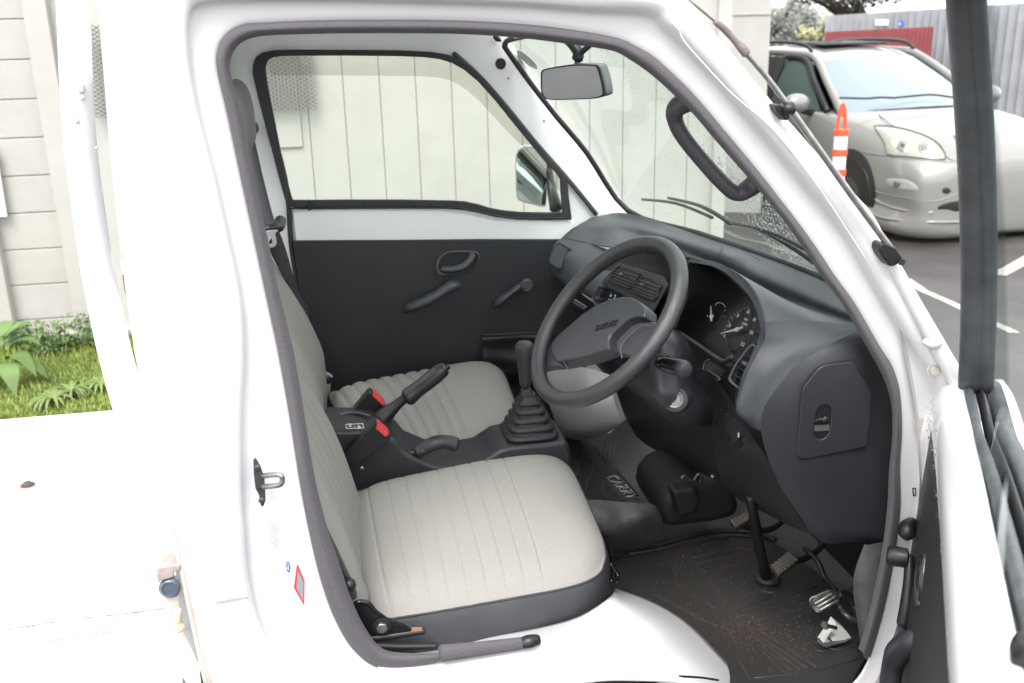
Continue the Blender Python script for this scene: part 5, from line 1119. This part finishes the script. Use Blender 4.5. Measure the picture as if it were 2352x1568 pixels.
# ================================================================ GROUND
def struct(o): o['kind'] = 'structure'; return o
ASPH = mat('wet_asphalt', (.050,.045,.043), .38, spec=.6, bump=[('noise', 120, .8, .012), ('noise', 6, .2, .02)], var=(1.6,.4,(.085,.077,.073)))
def gz(x, y):
    f = min(max((x-2.2)/2.2, 0), 1); f = f*f*(3-2*f); return -.18*f
xs = [-200,-60,-20,-8,-4,-2,0,1,1.6,2,2.2,2.6,3,3.4,3.8,4.2,4.6,6,8,12,20,40,90,250]; ys = [-60,-20,-6,-2,0,1,2,3,4,5,6,8,12,20,40,80,160,300]
grid_o = grid_mesh('asphalt_ground', [[V((x, y, gz(x, y)-.0)) for y in ys] for x in xs], ASPH, None, flip=True); struct(grid_o)
def gstrip(name, pts, w, m_, z=.004):
    rows = []
    P = []
    for p in pts:
        z0 = 0.
        for _ in range(12): q = A(*p, Z=z0); z0 = .5*z0+.5*gz(q.x, q.y)
        P.append(q)
    for i, p in enumerate(P):
        d = (P[min(i+1, len(P)-1)]-P[max(i-1, 0)]).normalized(); n_ = V((-d.y, d.x, 0))*w/2
        rows.append([V((q.x, q.y, gz(q.x, q.y)+z)) for q in (p-n_, p+n_)])
    return struct(grid_mesh(name, rows, m_, None, smooth=False))
LINEM = mat('worn_line_paint', (.42,.40,.35), .6, var=(20,.25))
gstrip('parking_line', [(2080,640),(2120,668),(2180,694),(2225,716),(2330,765)], .08, LINEM)
gstrip('parking_line', [(2292,632),(2330,612),(2420,560)], .11, LINEM)
gstrip('parking_line', [(1640,520),(1700,548),(1760,560),(1840,590)], .10, mat('faded_yellow_line', (.15,.14,.11), .6, var=(20,.3)))
# grass verge by the wall
GRD = mat('verge_soil', (.06,.11,.02), .9, var=(8,.4))
struct(plate('grass_verge', [V((-7, 4.15, .02)), V((2.3, 4.15, .02)), V((2.3, 5.68, .03)), V((-7, 5.68, .03))], (0, 0, -.03), GRD, None))
def leafmat(n, c, v=.4): 
    m_ = mat(n, c, .55, var=(12, v)); m_.node_tree.nodes['Principled BSDF'].inputs['Subsurface Weight'].default_value = .0; return m_
vs = []; fs = []; rg = random.Random(21)
def blade(p, h, w, lean):
    a = rg.random()*6.283; d = V((cos(a), sin(a), 0)); n_ = V((-sin(a), cos(a), 0)); k = len(vs)
    vs.extend([p-d*w, p+d*w, p+d*w*.7+n_*lean*.35+V((0,0,h*.6)), p-d*w*.7+n_*lean*.35+V((0,0,h*.6)), p+n_*lean+V((0,0,h))]); fs.extend([(k,k+1,k+2,k+3),(k+3,k+2,k+4)])
for i in range(44000):
    x = -3.1+rg.random()*2.4 if i < 24000 else -.8+3.1*rg.random(); y = 4.2+rg.random()*1.45
    blade(V((x, y, .02)), .012+.034*rg.random()**1.8*(1+.8*(y > 5.2)), .0022, .04*rg.random())
gr = mesh('grass', vs, fs, leafmat('grass_blades', (.22,.265,.045), .6), None, False); gr['kind'] = 'stuff'; tag(gr, 'short bright green grass growing along the foot of the building wall', 'grass')
def leaf(c, d, L, w, droop, fold=.15):
    """broad leaf from c along d"""
    d = V(d).normalized(); s = d.cross(V((0, 0, 1))).normalized(); k = len(vs); n_ = 9
    for i in range(n_):
        f = i/(n_-1); wd = w*(sin(pi*min(f*.92+.06, 1))**.8)*(1-.25*f); p = c+d*(L*f)+V((0, 0, 1))*(L*(.30*sin(f*pi*.7))-droop*L*f*f)
        vs.extend([p-s*wd+V((0, 0, fold*wd)), p, p+s*wd+V((0, 0, fold*wd))])
    for i in range(n_-1):
        a = k+i*3; fs.extend([(a, a+1, a+4, a+3), (a+1, a+2, a+5, a+4)])
# big dock plant at the left edge
vs = []; fs = []
dc = A(15, 872, Z=.05)
for az, L_, w_, dr_, h in [(a_[0], a_[1]*.85, a_[2], a_[3], a_[4]) for a_ in ((.1,.19,.052,.5,.16),(-.5,.20,.055,.9,.11),(-1.1,.20,.06,1.1,.08),(.9,.18,.05,.5,.15),(1.9,.16,.045,.3,.17),(2.7,.19,.055,.6,.10),(-2.0,.18,.055,.9,.08),(-2.8,.18,.05,.6,.10),(.4,.15,.045,.2,.22),(1.4,.15,.04,.2,.22),(-.2,.22,.06,.8,.06),(.6,.20,.045,.9,.19))]:
    leaf(dc+V((cos(az)*.03, sin(az)*.03, h)), (cos(az), sin(az), .25), L_, w_, dr_)
dk = mesh('dock_plant', vs, fs, leafmat('dock_leaf', (.11,.18,.05), .2), None, True); tag(dk, 'broad leaved green dock plant in the grass at the left edge', 'plant')
for i, (px, py, cl) in enumerate(((150,800,.9), (205,795,1.1), (110,815,.8), (60,800,.9), (20,795,.8), (165,905,.5), (235,890,.55), (125,925,.45))):
    vs = []; fs = []; c = A(px, py, Z=.03)
    if i < 5:
        for k in range(90):
            a = rg.random()*6.28; r = .14*cl*rg.random()**.6; h = .15*cl*rg.random()
            leaf(c+V((cos(a)*r, sin(a)*r*.6, h)), (cos(a*3), sin(a*3), .5), .035+.02*rg.random(), .009+.006*rg.random(), .4)
        for k in range(14):
            a = rg.random()*6.28; r = .11*cl*rg.random(); q = c+V((cos(a)*r, sin(a)*r*.6, 0)); b0 = len(vs)
            vs.extend([q-V((.002,0,0)), q+V((.002,0,0)), q+V((.03*cos(a)+.001, .02*sin(a), .18*cl)), q+V((.03*cos(a)-.001, .02*sin(a), .18*cl))]); fs.append((b0, b0+1, b0+2, b0+3))
        o = mesh('weed_clump', vs, fs, leafmat('weed_leaf', (.10,.165,.05), .4), None, False)
        lab_ = ['leafy green weed clump at the wall foot, second from the right of the row', 'tallest leafy weed clump, beside the white guard post', 'low leafy weed clump mid row at the wall foot', 'leafy weed clump just behind the dock plant', 'leafy weed clump at the far left against the wall foot'][i]
        tag(o, lab_, 'weed', 'leafy weeds along the wall foot')
    else:
        for k in range(26):
            a = rg.random()*6.28; leaf(c+V((0, 0, .01)), (cos(a), sin(a), .3), .09+.05*rg.random(), .010, .6)
        o = mesh('weed_rosette', vs, fs, leafmat('rosette_leaf', (.14,.20,.055), .2), None, False)
        tag(o, ['flat pale green weed rosette in the middle of the grass', 'flat weed rosette in the grass nearest the white guard post', 'small flat weed rosette in the grass nearest the truck bed'][i-5], 'weed', 'flat weed rosettes in the grass')

# ================================================================ BUILDING
WALLM = mat('painted_siding', (.43,.42,.39), .7, bump=[('noise', 180, .12), ('noise', 25, .08, .01)], var=(5,.05))
BLOCKM = mat('painted_block', (.42,.40,.375), .75, bump=[('noise', 70, .35, .004), ('noise', 9, .2, .01)], var=(4,.05))
bd = thing('building', (0, 5.7, 0), 'long pale beige building with painted block and grooved siding walls behind the truck', 'building')
WY = 5.70
L = []; x = -1.20
g0 = .847-12*.204
xx = []; k = 0
gx = [g0+i*.204 for i in range(-1, 22)]
prev = -1.46
for gx_ in [g for g in gx if g > -1.44 and g < 2.22]+[2.25]:
    L.append((V(((prev+gx_)/2+.002, WY+.03, 1.9)), (gx_-prev-.005, .06, 3.8), None)); prev = gx_
boxes('siding_wall', L, WALLM, bd, .002)
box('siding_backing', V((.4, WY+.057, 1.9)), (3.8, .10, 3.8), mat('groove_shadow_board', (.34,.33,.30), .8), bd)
L = []; z = .139-.2032; rg = random.Random(2)
row = 0
while z < 3.6:
    xo = -8.0+(.2 if row % 2 else 0)
    L.append((V((-4.55, WY+.05, z+.1016)), (6.0, .10, .2032-.006), None)); z += .2032; row += 1
boxes('block_wall', L, BLOCKM, bd, .004)
box('block_wall_backing', V((-4.5, WY+.058, 1.8)), (6.1, .10, 3.9), mat('mortar', (.33,.31,.29), .9), bd)
for xa, xb, nm in ((-1.575, -1.455, 0), (-2.03, -1.90, 1)): box('pilaster', V(((xa+xb)/2, WY-.02, 1.9)), (xb-xa, .08, 3.8), BLOCKM, bd, .006)
box('corner_trim', V((2.27, WY-.005, 1.9)), (.085, .08, 3.8), WALLM, bd, .005)
box('wall_plinth', V((-1.2, WY-.03, .02)), (7, .10, .10), BLOCKM, bd, .01)
box('end_wall', V((2.29, WY+1.5, 1.9)), (.04, 3.0, 3.8), WALLM, bd)
WX = A(1762, 200, Y=9.2).x
box('rear_wing_wall', V(((2.3+WX)/2, 9.25, 2.2)), (WX-2.3, .1, 4.8), WALLM, bd)
box('wing_end_wall', V((WX-.05, 11.2, 2.2)), (.1, 3.8, 4.8), WALLM, bd)
for fx in (.42, .75): box('wing_trim', V((2.3+(WX-2.3)*fx, 9.19, 2.2)), (.03, .02, 4.8), BLOCKM, bd)
for zz_ in (1.75, 2.1): box('wing_course', V(((2.3+WX)/2, 9.195, zz_)), (WX-2.3, .012, .012), BLOCKM, bd)
# expanded metal guard, hopper frame behind, conduit boards
mgx0, mgx1, mgz0, mgz1 = -1.30, -.135, 1.262, 1.72
tm = thing('window_guard', (-.7, 5.6, mgz0), 'grey expanded metal mesh guard fixed over a small window high on the building wall', 'window guard')
vs = []; fs = []; cw, chh = .038, .0225
def bar(a, b, w=.0030, t=.002):
    d = (b-a).normalized(); n_ = V((0, -1, 0)); s = d.cross(n_)*w; k = len(vs)
    vs.extend([a-s, a+s, b+s, b-s, a-s+n_*t, a+s+n_*t, b+s+n_*t, b-s+n_*t]); fs.extend([(k+4,k+5,k+6,k+7),(k,k+1,k+5,k+4),(k+2,k+3,k+7,k+6),(k+1,k+2,k+6,k+5),(k+3,k,k+4,k+7)])
z = mgz0; r = 0
while z < mgz1:
    x = mgx0
    while x < mgx1:
        bar(V((x, WY-.06, z)), V((x+cw/2, WY-.06, z+chh/2))); bar(V((x+cw/2, WY-.06, z+chh/2)), V((x+cw, WY-.06, z)))
        bar(V((x, WY-.06, z)), V((x+cw/2, WY-.06, z-chh/2))); bar(V((x+cw/2, WY-.06, z-chh/2)), V((x+cw, WY-.06, z))); x += cw
    z += chh
mesh('mesh_sheet', vs, fs, mat('galvanised_mesh', (.20,.19,.18), .6), tm, False)
box('window_opening', V((-.83, WY-.004, 1.50)), (.70, .01, .42), mat('white_window', (.85,.85,.85), .4), bd)
for i in range(9): box('window_slat', V((-.83, WY-.016, 1.31+.047*i)), (.68, .016, .012), mat('slat_grey', (.3,.3,.3), .5) if i == 0 else bpy.data.materials['slat_grey'], bd)
box('mounting_board', V((-.30, WY-.007, 1.25)), (.165, .014, .41), WALLM, bd, .004)
box('mounting_board', V((-.445, WY-.015, 1.19)), (.06, .03, .36), mat('bright_white_board', (.85,.85,.84), .5), bd, .004)
sg = plate('wall_sign', [V((-2.6, WY-.05, .742)), V((-1.835, WY-.05, .742)), V((-1.828, WY-.05, 1.12)), V((-2.6, WY-.05, 1.12))], (0, .02, 0), mat('sign_white', (.9,.9,.92), .4), None, bev=.002)
tag(sg, 'blank white rectangular sign on the block wall, cut by the left edge', 'sign')

# ================================================================ PARKED SUV
SG = -.24
fw = V((.08, -.997, 0)).normalized(); lf = V((-.997, -.08, 0)).normalized(); P0 = V((5.62, 7.45, SG))
def SV(a, b, z): return P0-fw*a+lf*b+V((0, 0, z))
SILV = mat('pale_silver_paint', (.235,.23,.215), .34, metal=.2, coat=.8)
suv = thing('parked_suv', SV(2.3, 0, 0), 'pale silver sport utility vehicle parked nose-on beyond the orange and white delineator', 'car')
prof = [
 (-.02, [(.62,.14),(.67,.34),(.69,.50),(.66,.66),(.44,.76),(.2,.76),(0,.77)]),
 (.05, [(.74,.11),(.82,.34),(.84,.50),(.80,.67),(.52,.80),(.26,.83),(0,.84)]),
 (.18, [(.86,.11),(.885,.34),(.90,.52),(.86,.72),(.62,.87),(.30,.91),(0,.92)]),
 (.42, [(.89,.11),(.915,.36),(.925,.56),(.89,.80),(.68,.95),(.33,.99),(0,1.0)]),
 (.85, [(.90,.14),(.92,.40),(.93,.62),(.90,.88),(.72,1.02),(.36,1.06),(0,1.07)]),
 (1.30, [(.90,.14),(.92,.40),(.93,.62),(.91,.95),(.76,1.07),(.38,1.11),(0,1.12)]),
 (1.9, [(.90,.14),(.92,.40),(.93,.62),(.91,1.00),(.82,1.08),(.4,1.08),(0,1.08)]),
 (3.2, [(.89,.22),(.92,.40),(.93,.62),(.91,1.04),(.82,1.10),(.4,1.08),(0,1.08)]),
 (4.5, [(.86,.30),(.90,.42),(.90,.62),(.88,1.04),(.80,1.12),(.4,1.08),(0,1.08)]),
 (4.72, [(.6,.35),(.7,.45),(.72,.62),(.70,1.0),(.62,1.08),(.3,1.08),(0,1.08)])]
prof = [(a, [(0, p[0][1]-.01)]+p) for a, p in prof]; c0_ = prof[0][1]; prof = [(-.060, [(0,.45)]*8), (-.054, [(b*.45, .45+(z-.45)*.5) for b, z in c0_]), (-.042, [(b*.80, .45+(z-.45)*.86) for b, z in c0_])]+prof
rows = [[SV(a, b, z) for b, z in p]+[SV(a, -b, z) for b, z in p[::-1][1:]] for a, p in prof]
patch('body', rows, SILV, suv, su=5, sv=4)
plate('underbody', [SV(a, b, .24) for a, b in [(.0,.5),(.15,.80),(4.5,.85),(4.5,-.85),(.15,-.8),(0,-.5)]], (0, 0, .02), BLACK, suv)
from mathutils.bvhtree import BVHTree
bpy.context.view_layer.update()
_bo = [o for o in suv.children if o.name.startswith('body')][0]
_bm = bmesh.new(); _bm.from_mesh(_bo.data); SB = BVHTree.FromBMesh(_bm); _bm.free()
def skin(p, off):
    r = ray(*cS(*p)); h = SB.ray_cast(O, r)
    if h[0] is None: h = SB.find_nearest(O+r*8.3)
    n_ = h[1] if h[1].dot(r) < 0 else -h[1]
    return h[0]+n_*off
def decal(name, poly, m_, par, off=.006, k=3, rings=5):
    P2 = smooth_line([V((*p, 0)) for p in poly], k, True); c = sum(P2, V())/len(P2); vs_ = []; fs_ = []; n_ = len(P2)
    for i in range(rings):
        f = 1-i/rings
        for p in P2: q = c.lerp(p, f); vs_.append(skin((q.x, q.y), off if i else off*.1))
    vs_.append(skin((c.x, c.y), off))
    for i in range(rings-1):
        for j in range(n_): fs_.append((i*n_+j, i*n_+(j+1) % n_, (i+1)*n_+(j+1) % n_, (i+1)*n_+j))
    for j in range(n_): fs_.append(((rings-1)*n_+j, (rings-1)*n_+(j+1) % n_, rings*n_))
    return mesh(name, vs_, fs_, m_, par, True)
# greenhouse
plate('cabin_interior', [SV(a, b, 1.02) for a, b in [(2.45,.58),(4.0,.60),(4.0,-.60),(2.45,-.58)]], (0, 0, .40), mat('dark_cabin', (.03,.033,.035), .8), suv)
ws_b = [(1.42,.80,1.06),(1.22,.55,1.10),(1.12,.25,1.115),(1.10,0,1.12)]; ws_t = [(2.20,.61,1.50),(2.06,.42,1.545),(2.0,.2,1.56),(1.98,0,1.565)]
def mir(l): return [SV(*p) for p in l]+[SV(a, -b, z) for a, b, z in l[::-1][1:]]
SGL = mat('pale_reflecting_glass', (.20,.25,.28), .1, coat=.35, spec=.5)
patch('windscreen', [mir(ws_b), [p+V((0,0,.02)) for p in [a.lerp(b, .5) for a, b in zip(mir(ws_b), mir(ws_t))]], mir(ws_t)], SGL, suv, su=4, sv=3)
rf = [[(2.20,.61,1.50),(2.06,.42,1.545),(2.0,.2,1.56),(1.98,0,1.565)], [(2.6,.63,1.595),(2.6,.45,1.64),(2.6,.2,1.655),(2.6,0,1.66)], [(3.4,.63,1.60),(3.4,.45,1.65),(3.4,.2,1.665),(3.4,0,1.67)], [(4.3,.60,1.54),(4.3,.42,1.60),(4.3,.2,1.62),(4.3,0,1.62)]]
patch('roof', [mir(r) for r in rf], SILV, suv, su=4, sv=3)
plate('sunroof', [SV(2.45,.38,1.668), SV(2.45,-.38,1.668), SV(3.2,-.38,1.69), SV(3.2,.38,1.69)], (0, 0, .02), GLOSSB, suv, bev=.005)
SID = mat('tinted_side_glass', (.045,.075,.068), .12, spec=.5); SID2 = mat('dark_rear_glass', (.012,.013,.015), .12, spec=.35)
for sgn in (1, -1):
    q = lambda a, b, z: SV(a, b*sgn, z)
    patch('side_glass', [[q(1.62,.865,1.06), q(2.1,.885,1.06), q(2.62,.888,1.07)], [q(1.95,.77,1.30), q(2.3,.79,1.32), q(2.62,.79,1.33)], [q(2.24,.665,1.50), q(2.45,.68,1.54), q(2.62,.68,1.56)]], SID, suv, su=3, sv=3)
    patch('side_glass', [[q(2.70,.888,1.07), q(3.2,.888,1.08), q(3.6,.885,1.09)], [q(2.70,.79,1.33), q(3.2,.79,1.34), q(3.6,.78,1.35)], [q(2.70,.68,1.56), q(3.2,.68,1.56), q(3.6,.67,1.55)]], SID2, suv, su=3, sv=3)
    patch('side_glass', [[q(3.68,.885,1.09), q(4.0,.87,1.10), q(4.35,.84,1.12)], [q(3.68,.78,1.35), q(3.9,.77,1.35), q(4.15,.75,1.33)], [q(3.68,.67,1.53), q(3.8,.665,1.52), q(3.95,.66,1.50)]], SID2, suv, su=3, sv=3)
    tube('pillar', [q(1.36,.80,1.07), q(1.8,.71,1.34), q(2.22,.61,1.555), q(2.6,.655,1.60), q(3.4,.65,1.60), q(4.2,.62,1.54)], [.045,.040,.038,.035,.035,.035], SILV, suv, k=4)
    tube('pillar', [q(1.55,.84,1.08), q(1.95,.76,1.34), q(2.28,.665,1.53), q(2.6,.69,1.565)], .034, BLACK, suv)
    tube('pillar', [q(2.66,.89,1.07), q(2.66,.79,1.34), q(2.66,.69,1.58)], .028, BLACK, suv); tube('pillar', [q(3.64,.885,1.08), q(3.64,.78,1.34), q(3.64,.68,1.56)], .028, BLACK, suv)
    tube('roof_rail', [q(2.3,.60,1.62), q(2.5,.60,1.69), q(3.1,.60,1.71), q(3.8,.60,1.69), q(4.1,.60,1.63)], [.016,.020,.020,.020,.016], BLACK, suv)
    m_ = tube('door_mirror', [q(1.72,1.00,1.15), q(1.70,1.06,1.155), q(1.69,1.13,1.155), q(1.70,1.18,1.15)], [.075,.092,.092,.075], SILV, suv, n=18)
    tube('mirror_foot', [q(1.75,.88,1.05), q(1.72,1.02,1.08)], [.035,.028], BLACK, m_)
    for a in (.95, 3.66):
        lathe('wheel_arch', [(.405,-.05),(.405,.0),(.395,.004)], q(a,.934,.38), lf*sgn, BLACK, suv, n=40)
        w_ = lathe('wheel', [(.22,-.01),(.30,.010),(.345,.006),(.355,-.02),(.35,-.1)][::-1], q(a,.936,.355), lf*sgn, BLACK, suv, n=40)
        lathe('hubcap', [(.17,.0),(.17,.006),(.06,.010)], q(a,.932,.355), lf*sgn, DSTEEL, w_, n=24)
# lamps, bumper, grille: shapes laid on the front corner
hn_ = (fw*.80+lf*.35+V((0, 0, .42))).normalized()
def on(p, p0, n_, off=0): return PLN(*cS(*p), p0, n_)+n_*off
hl0 = SV(.16, .66, .70)
HL = glass('headlamp_lens', (.95,.95,.9), .8); LAMPB = mat('headlamp_bowl', (.72,.72,.62), .25, metal=.3)
hlp = [(1050,858),(1120,856),(1190,864),(1300,890),(1420,935),(1500,995),(1530,1080),(1400,1076),(1260,1062),(1140,1045),(1125,980),(1085,912)]
LAMPB2 = mat('headlamp_cover', (.30,.31,.245), .2, coat=.4)
h_ = decal('headlight', hlp, LAMPB2, suv, .012, 2)
def disc(c_, r_, r2): return [(c_[0]+r_*cos(i*pi/8), c_[1]+r2*sin(i*pi/8)) for i in range(16)]
for c_, r_2, m_ in (((1245,995),52,STEEL), ((1385,1010),50,STEEL), ((1190,975),30,LAMPB), ((1245,995),22,mat('projector', (.06,.065,.06), .1)), ((1385,1012),30,mat('bulb_shade', (.16,.16,.15), .2))):
    decal('lamp_reflector', disc(c_, r_2, r_2), m_, h_, .018+.004*(r_2 < 35), 1, 3)
tube('headlight_rim', [skin(p, .008) for p in smooth_line([V((*p, 0)) for p in hlp], 2, True) for p in [(p.x, p.y)]], .006, mat('lamp_gap', (.12,.12,.12), .5), h_, k=1, n=6, closed=True)
tube('hood_gap', [skin(p, .003) for p in [(990,705),(1080,780),(1190,862),(1320,905),(1440,950),(1510,1020),(1560,1080),(1665,1105)]], .004, bpy.data.materials['lamp_gap'], suv, k=3, n=6)
f_ = decal('fog_lamp', [(1128,1212),(1200,1210),(1280,1222),(1335,1255),(1345,1290),(1290,1292),(1200,1280),(1145,1260)], mat('fog_bowl', (.34,.34,.32), .2), suv, .006, 2)
decal('fog_reflector', disc((1205,1245), 30, 28), STEEL, f_, .012, 1, 3)
decal('tow_hole', disc((1537,1292), 30, 22), BLACK, suv, .004, 1, 3)
decal('lower_intake', [(1478,1420),(1520,1380),(1600,1362),(1700,1358),(1710,1432)], BLACK, suv, .004, 2)
decal('grille', [(1575,918),(1640,915),(1700,915),(1710,960),(1712,1050),(1700,1090),(1665,1070),(1620,1000)], mat('grille_dark', (.05,.06,.09), .3), suv, .006, 1)
for l, r_3 in (([(990,1265),(1100,1310),(1300,1345),(1470,1362),(1600,1318),(1690,1314)],.005), ([(1010,1290),(1080,1370),(1250,1425),(1440,1440)],.012), ([(980,1390),(1060,1460),(1200,1490),(1450,1505),(1640,1502)],.014), ([(970,1030),(1100,1050),(1250,1075),(1400,1085),(1530,1095),(1665,1105)],.006)):
    tube('bumper_line', [skin(p, .0) for p in l], r_3, SILV, suv, k=4, n=10)
for l in ([(810,668),(1000,672),(1080,665),(1180,668)], [(1180,668),(1390,648),(1480,650),(1560,662),(1640,665)]):
    tube('wiper', [on(p, SV(1.05, .3, 1.13), V((0, -.6, .8)).normalized(), .01) for p in l], .010, BLACK, suv, k=3, n=6)

# ================================================================ DELINEATOR
ORG = mat('orange_plastic', (.80,.09,.03), .45); RWH = mat('white_band', (.8,.8,.8), .4)
cb_ = A(1922, 470, Z=-.10) ; base = V((cb_.x, cb_.y, gz(cb_.x, cb_.y)))
dist = 5.6; base = A(1925, 400, Y=dist); base.z = gz(base.x, base.y)
ztop = A(1927, 236, Y=dist).z
cn = thing('traffic_delineator', base, 'orange post with white reflective bands standing in front of the parked car', 'traffic post')
def ZC(y): return A(1922, y, Y=dist).z
tb = lathe('post', [(.085,0),(.085,.03),(.040,.05),(.037,ZC(300)-base.z)]+[(.032,ZC(298)-base.z)], base, (0,0,1), ORG, cn, n=28)
for ya, yb in ((312,342),(358,387),(404,440),(455,490)): lathe('reflective_band', [(.0405,0),(.0405,ZC(ya)-ZC(yb))], V((base.x, base.y, ZC(yb))), (0,0,1), RWH, cn, n=28)
for ya, yb in ((296,312),(342,358),(387,404)): lathe('collar', [(.038,0),(.0455,.006),(.0455,ZC(ya)-ZC(yb)-.006),(.038,ZC(ya)-ZC(yb))], V((base.x, base.y, ZC(yb))), (0,0,1), ORG, cn, n=28)
plate('loop_handle', [V((base.x+x*.72, base.y, ZC(300)+z)) for x, z in [(-.05,0),(-.042,.06),(-.028,.13),(-.020,ztop-ZC(300)-.01),(.0,ztop-ZC(300)),(.020,ztop-ZC(300)-.01),(.036,.12),(.046,.06),(.05,0)]], (0, .016, 0), ORG, cn, bev=.004, holes=[[V((base.x+x*.72, base.y, ZC(300)+z)) for x, z in [(-.024,.01),(-.016,.09),(0,.10),(.016,.09),(.024,.01)]]])

# ================================================================ FENCES, TREES
def corr(name, a, b, zb, zt, m_, lab_, cat, pitch=.076, amp=.02):
    L_ = (b-a).length; d = (b-a).normalized(); n_ = V((d.y, -d.x, 0)); cnt = int(L_/pitch*4); rows = []
    for i in range(cnt+1):
        p = a+d*(L_*i/cnt)+n_*(amp*sin(i*pi/2)); f = i/cnt; rows.append([V((p.x, p.y, zb)), V((p.x, p.y, zt[0]*(1-f)+zt[1]*f))])
    o = grid_mesh(name, rows, m_, None, smooth=False); solid(o, .002); tag(o, lab_, cat); return o
GALV = mat('galvanised_sheet', (.31,.32,.34), .45, metal=.3, var=(2,.15))
fa = A(1898, 40, Y=24); fb_ = A(2420, -10, Y=17)
corr('corrugated_fence', V((fa.x, fa.y, 0)), V((fb_.x, fb_.y, 0)), -.2, (A(1898,36,Y=24).z, A(2420,2,Y=17).z), GALV, 'tall grey corrugated metal fence behind the parked car', 'fence', pitch=.24, amp=.06)
ra = A(1895, 70, Y=22); rb_ = A(2147, 60, Y=18.4)
corr('red_fence', V((ra.x, ra.y, 0)), V((rb_.x, rb_.y, 0)), -.2, (A(1895,73,Y=22).z, A(2147,61,Y=18.4).z), mat('red_sheet', (.22,.045,.045), .5, var=(3,.15)), 'low dark red corrugated fence in front of the grey one', 'fence', pitch=.12, amp=.02)
fs0 = fa+(fb_-fa)*.33
fd = V((fb_.x-fa.x, fb_.y-fa.y, 0)).normalized(); fnn = V((fd.y, -fd.x, 0)); fnn = fnn if fnn.dot(O-fa) > 0 else -fnn
def onf(px, py, off=.06): return PLN(px, py, fa, fnn)+fnn*off
s1 = lathe('round_sign', [(.085, 0), (.085, .01)], onf(2075, 54), fnn, BLUE, None, n=24); tag(s1, 'small round blue sign with a white mark on the grey corrugated fence', 'sign')
boxes('sign_mark', [(onf(2075,54,.075)+V((dx,0,0)), (.02,.004,.05), None) for dx in (-.035,0,.035)], INK, s1)
s2 = plate('small_sign', [onf(*p) for p in [(2016,44),(2046,44),(2046,58),(2016,58)]], fnn*.01, INK, None); tag(s2, 'small faded white rectangular sign on the grey corrugated fence', 'sign')
def crown(vs, fs, c, r, n_, s, rg, squash=.8):
    for i in range(n_):
        a = V((rg.gauss(0,1), rg.gauss(0,1), rg.gauss(0,1))).normalized()*(rg.random()**.4); p = c+V((a.x*r, a.y*r, a.z*r*squash))
        u = V((rg.gauss(0,1), rg.gauss(0,1), rg.gauss(0,1))).normalized(); w = u.orthogonal().normalized(); k = len(vs); q = s*(.5+rg.random())
        vs.extend([p-u*q, p+w*q*.5, p+u*q, p-w*q*.5]); fs.append((k, k+1, k+2, k+3))
def tree(lab_, base, h, blobs, leafm, nleaf, ls, seed, trunk_r=.25, group=None):
    rg = random.Random(seed); t = thing('tree', base, lab_, 'tree', group); vs = []; fs = []
    for c, r in blobs: crown(vs, fs, c, r, int(nleaf*r*r), ls, rg)
    top = max(blobs, key=lambda b: b[0].z)[0]
    tr_ = tube('trunk', [base, base.lerp(V((base.x, base.y, top.z)), .5), V((top.x, top.y, top.z))], [trunk_r, trunk_r*.7, trunk_r*.2], BARK, t)
    for c, r in blobs[:8]: tube('limb', [V((base.x, base.y, base.z+(c.z-base.z)*.55)), V(((base.x+c.x)/2, (base.y+c.y)/2, base.z+(c.z-base.z)*.85)), c], [trunk_r*.4, trunk_r*.25, .03], BARK, tr_, k=3, n=8)
    mesh('crown', vs, fs, leafm, t, False)
BARK = mat('bark', (.09,.07,.055), .9, var=(6,.4))
b_ = A(1990, -10, Y=27); bx, by = b_.x, b_.y
bl_ = []
rg = random.Random(8)
for px in range(1800, 2170, 24):
    c = A(px, -8-18*rg.random()-(12 if px < 1830 or px > 2100 else 0), Y=26+2*rg.random()); bl_.append((c, .34+.2*rg.random()))
for px in range(1790, 2200, 34):
    c = A(px, -70-70*rg.random(), Y=26+2*rg.random()); bl_.append((c, .9))
tree('dark evergreen tree whose low branches hang into the top of the view over the fences', V((bx+.5, by+1, -.2)), 6, bl_, leafmat('dark_needles', (.045,.055,.03), .5), 900, .07, 4)
for i, (px, py, Y_, r, c_, lab_) in enumerate(((1790,62,46,1.5,(.20,.195,.175),'hazy bare brown tree beside the corner of the building'),(1835,48,50,1.9,(.24,.25,.225),'hazy pale grey tree in the gap between building and fence'),(1882,62,44,.9,(.34,.35,.17),'small yellow green tree at the left end of the fences'),(1945,62,52,1.5,(.3,.3,.26),'hazy pale tree rising just behind the left end of the grey fence'))):
    c = A(px, py, Y=Y_); rg = random.Random(i+30)
    bl = [(c+V((rg.gauss(0,.5)*r, rg.gauss(0,.3)*r, rg.gauss(0,.35)*r-.3)), r*(.45+.25*rg.random())) for k in range(7)]
    tree(lab_, V((c.x, c.y, -.2)), 4, bl, leafmat('hazy_leaves_%d' % i if False else 'hazy_leaves', c_, .3), 420, .10, 50+i, .12, 'far trees between building and fence')  # distance haze is put into these pale leaf colours
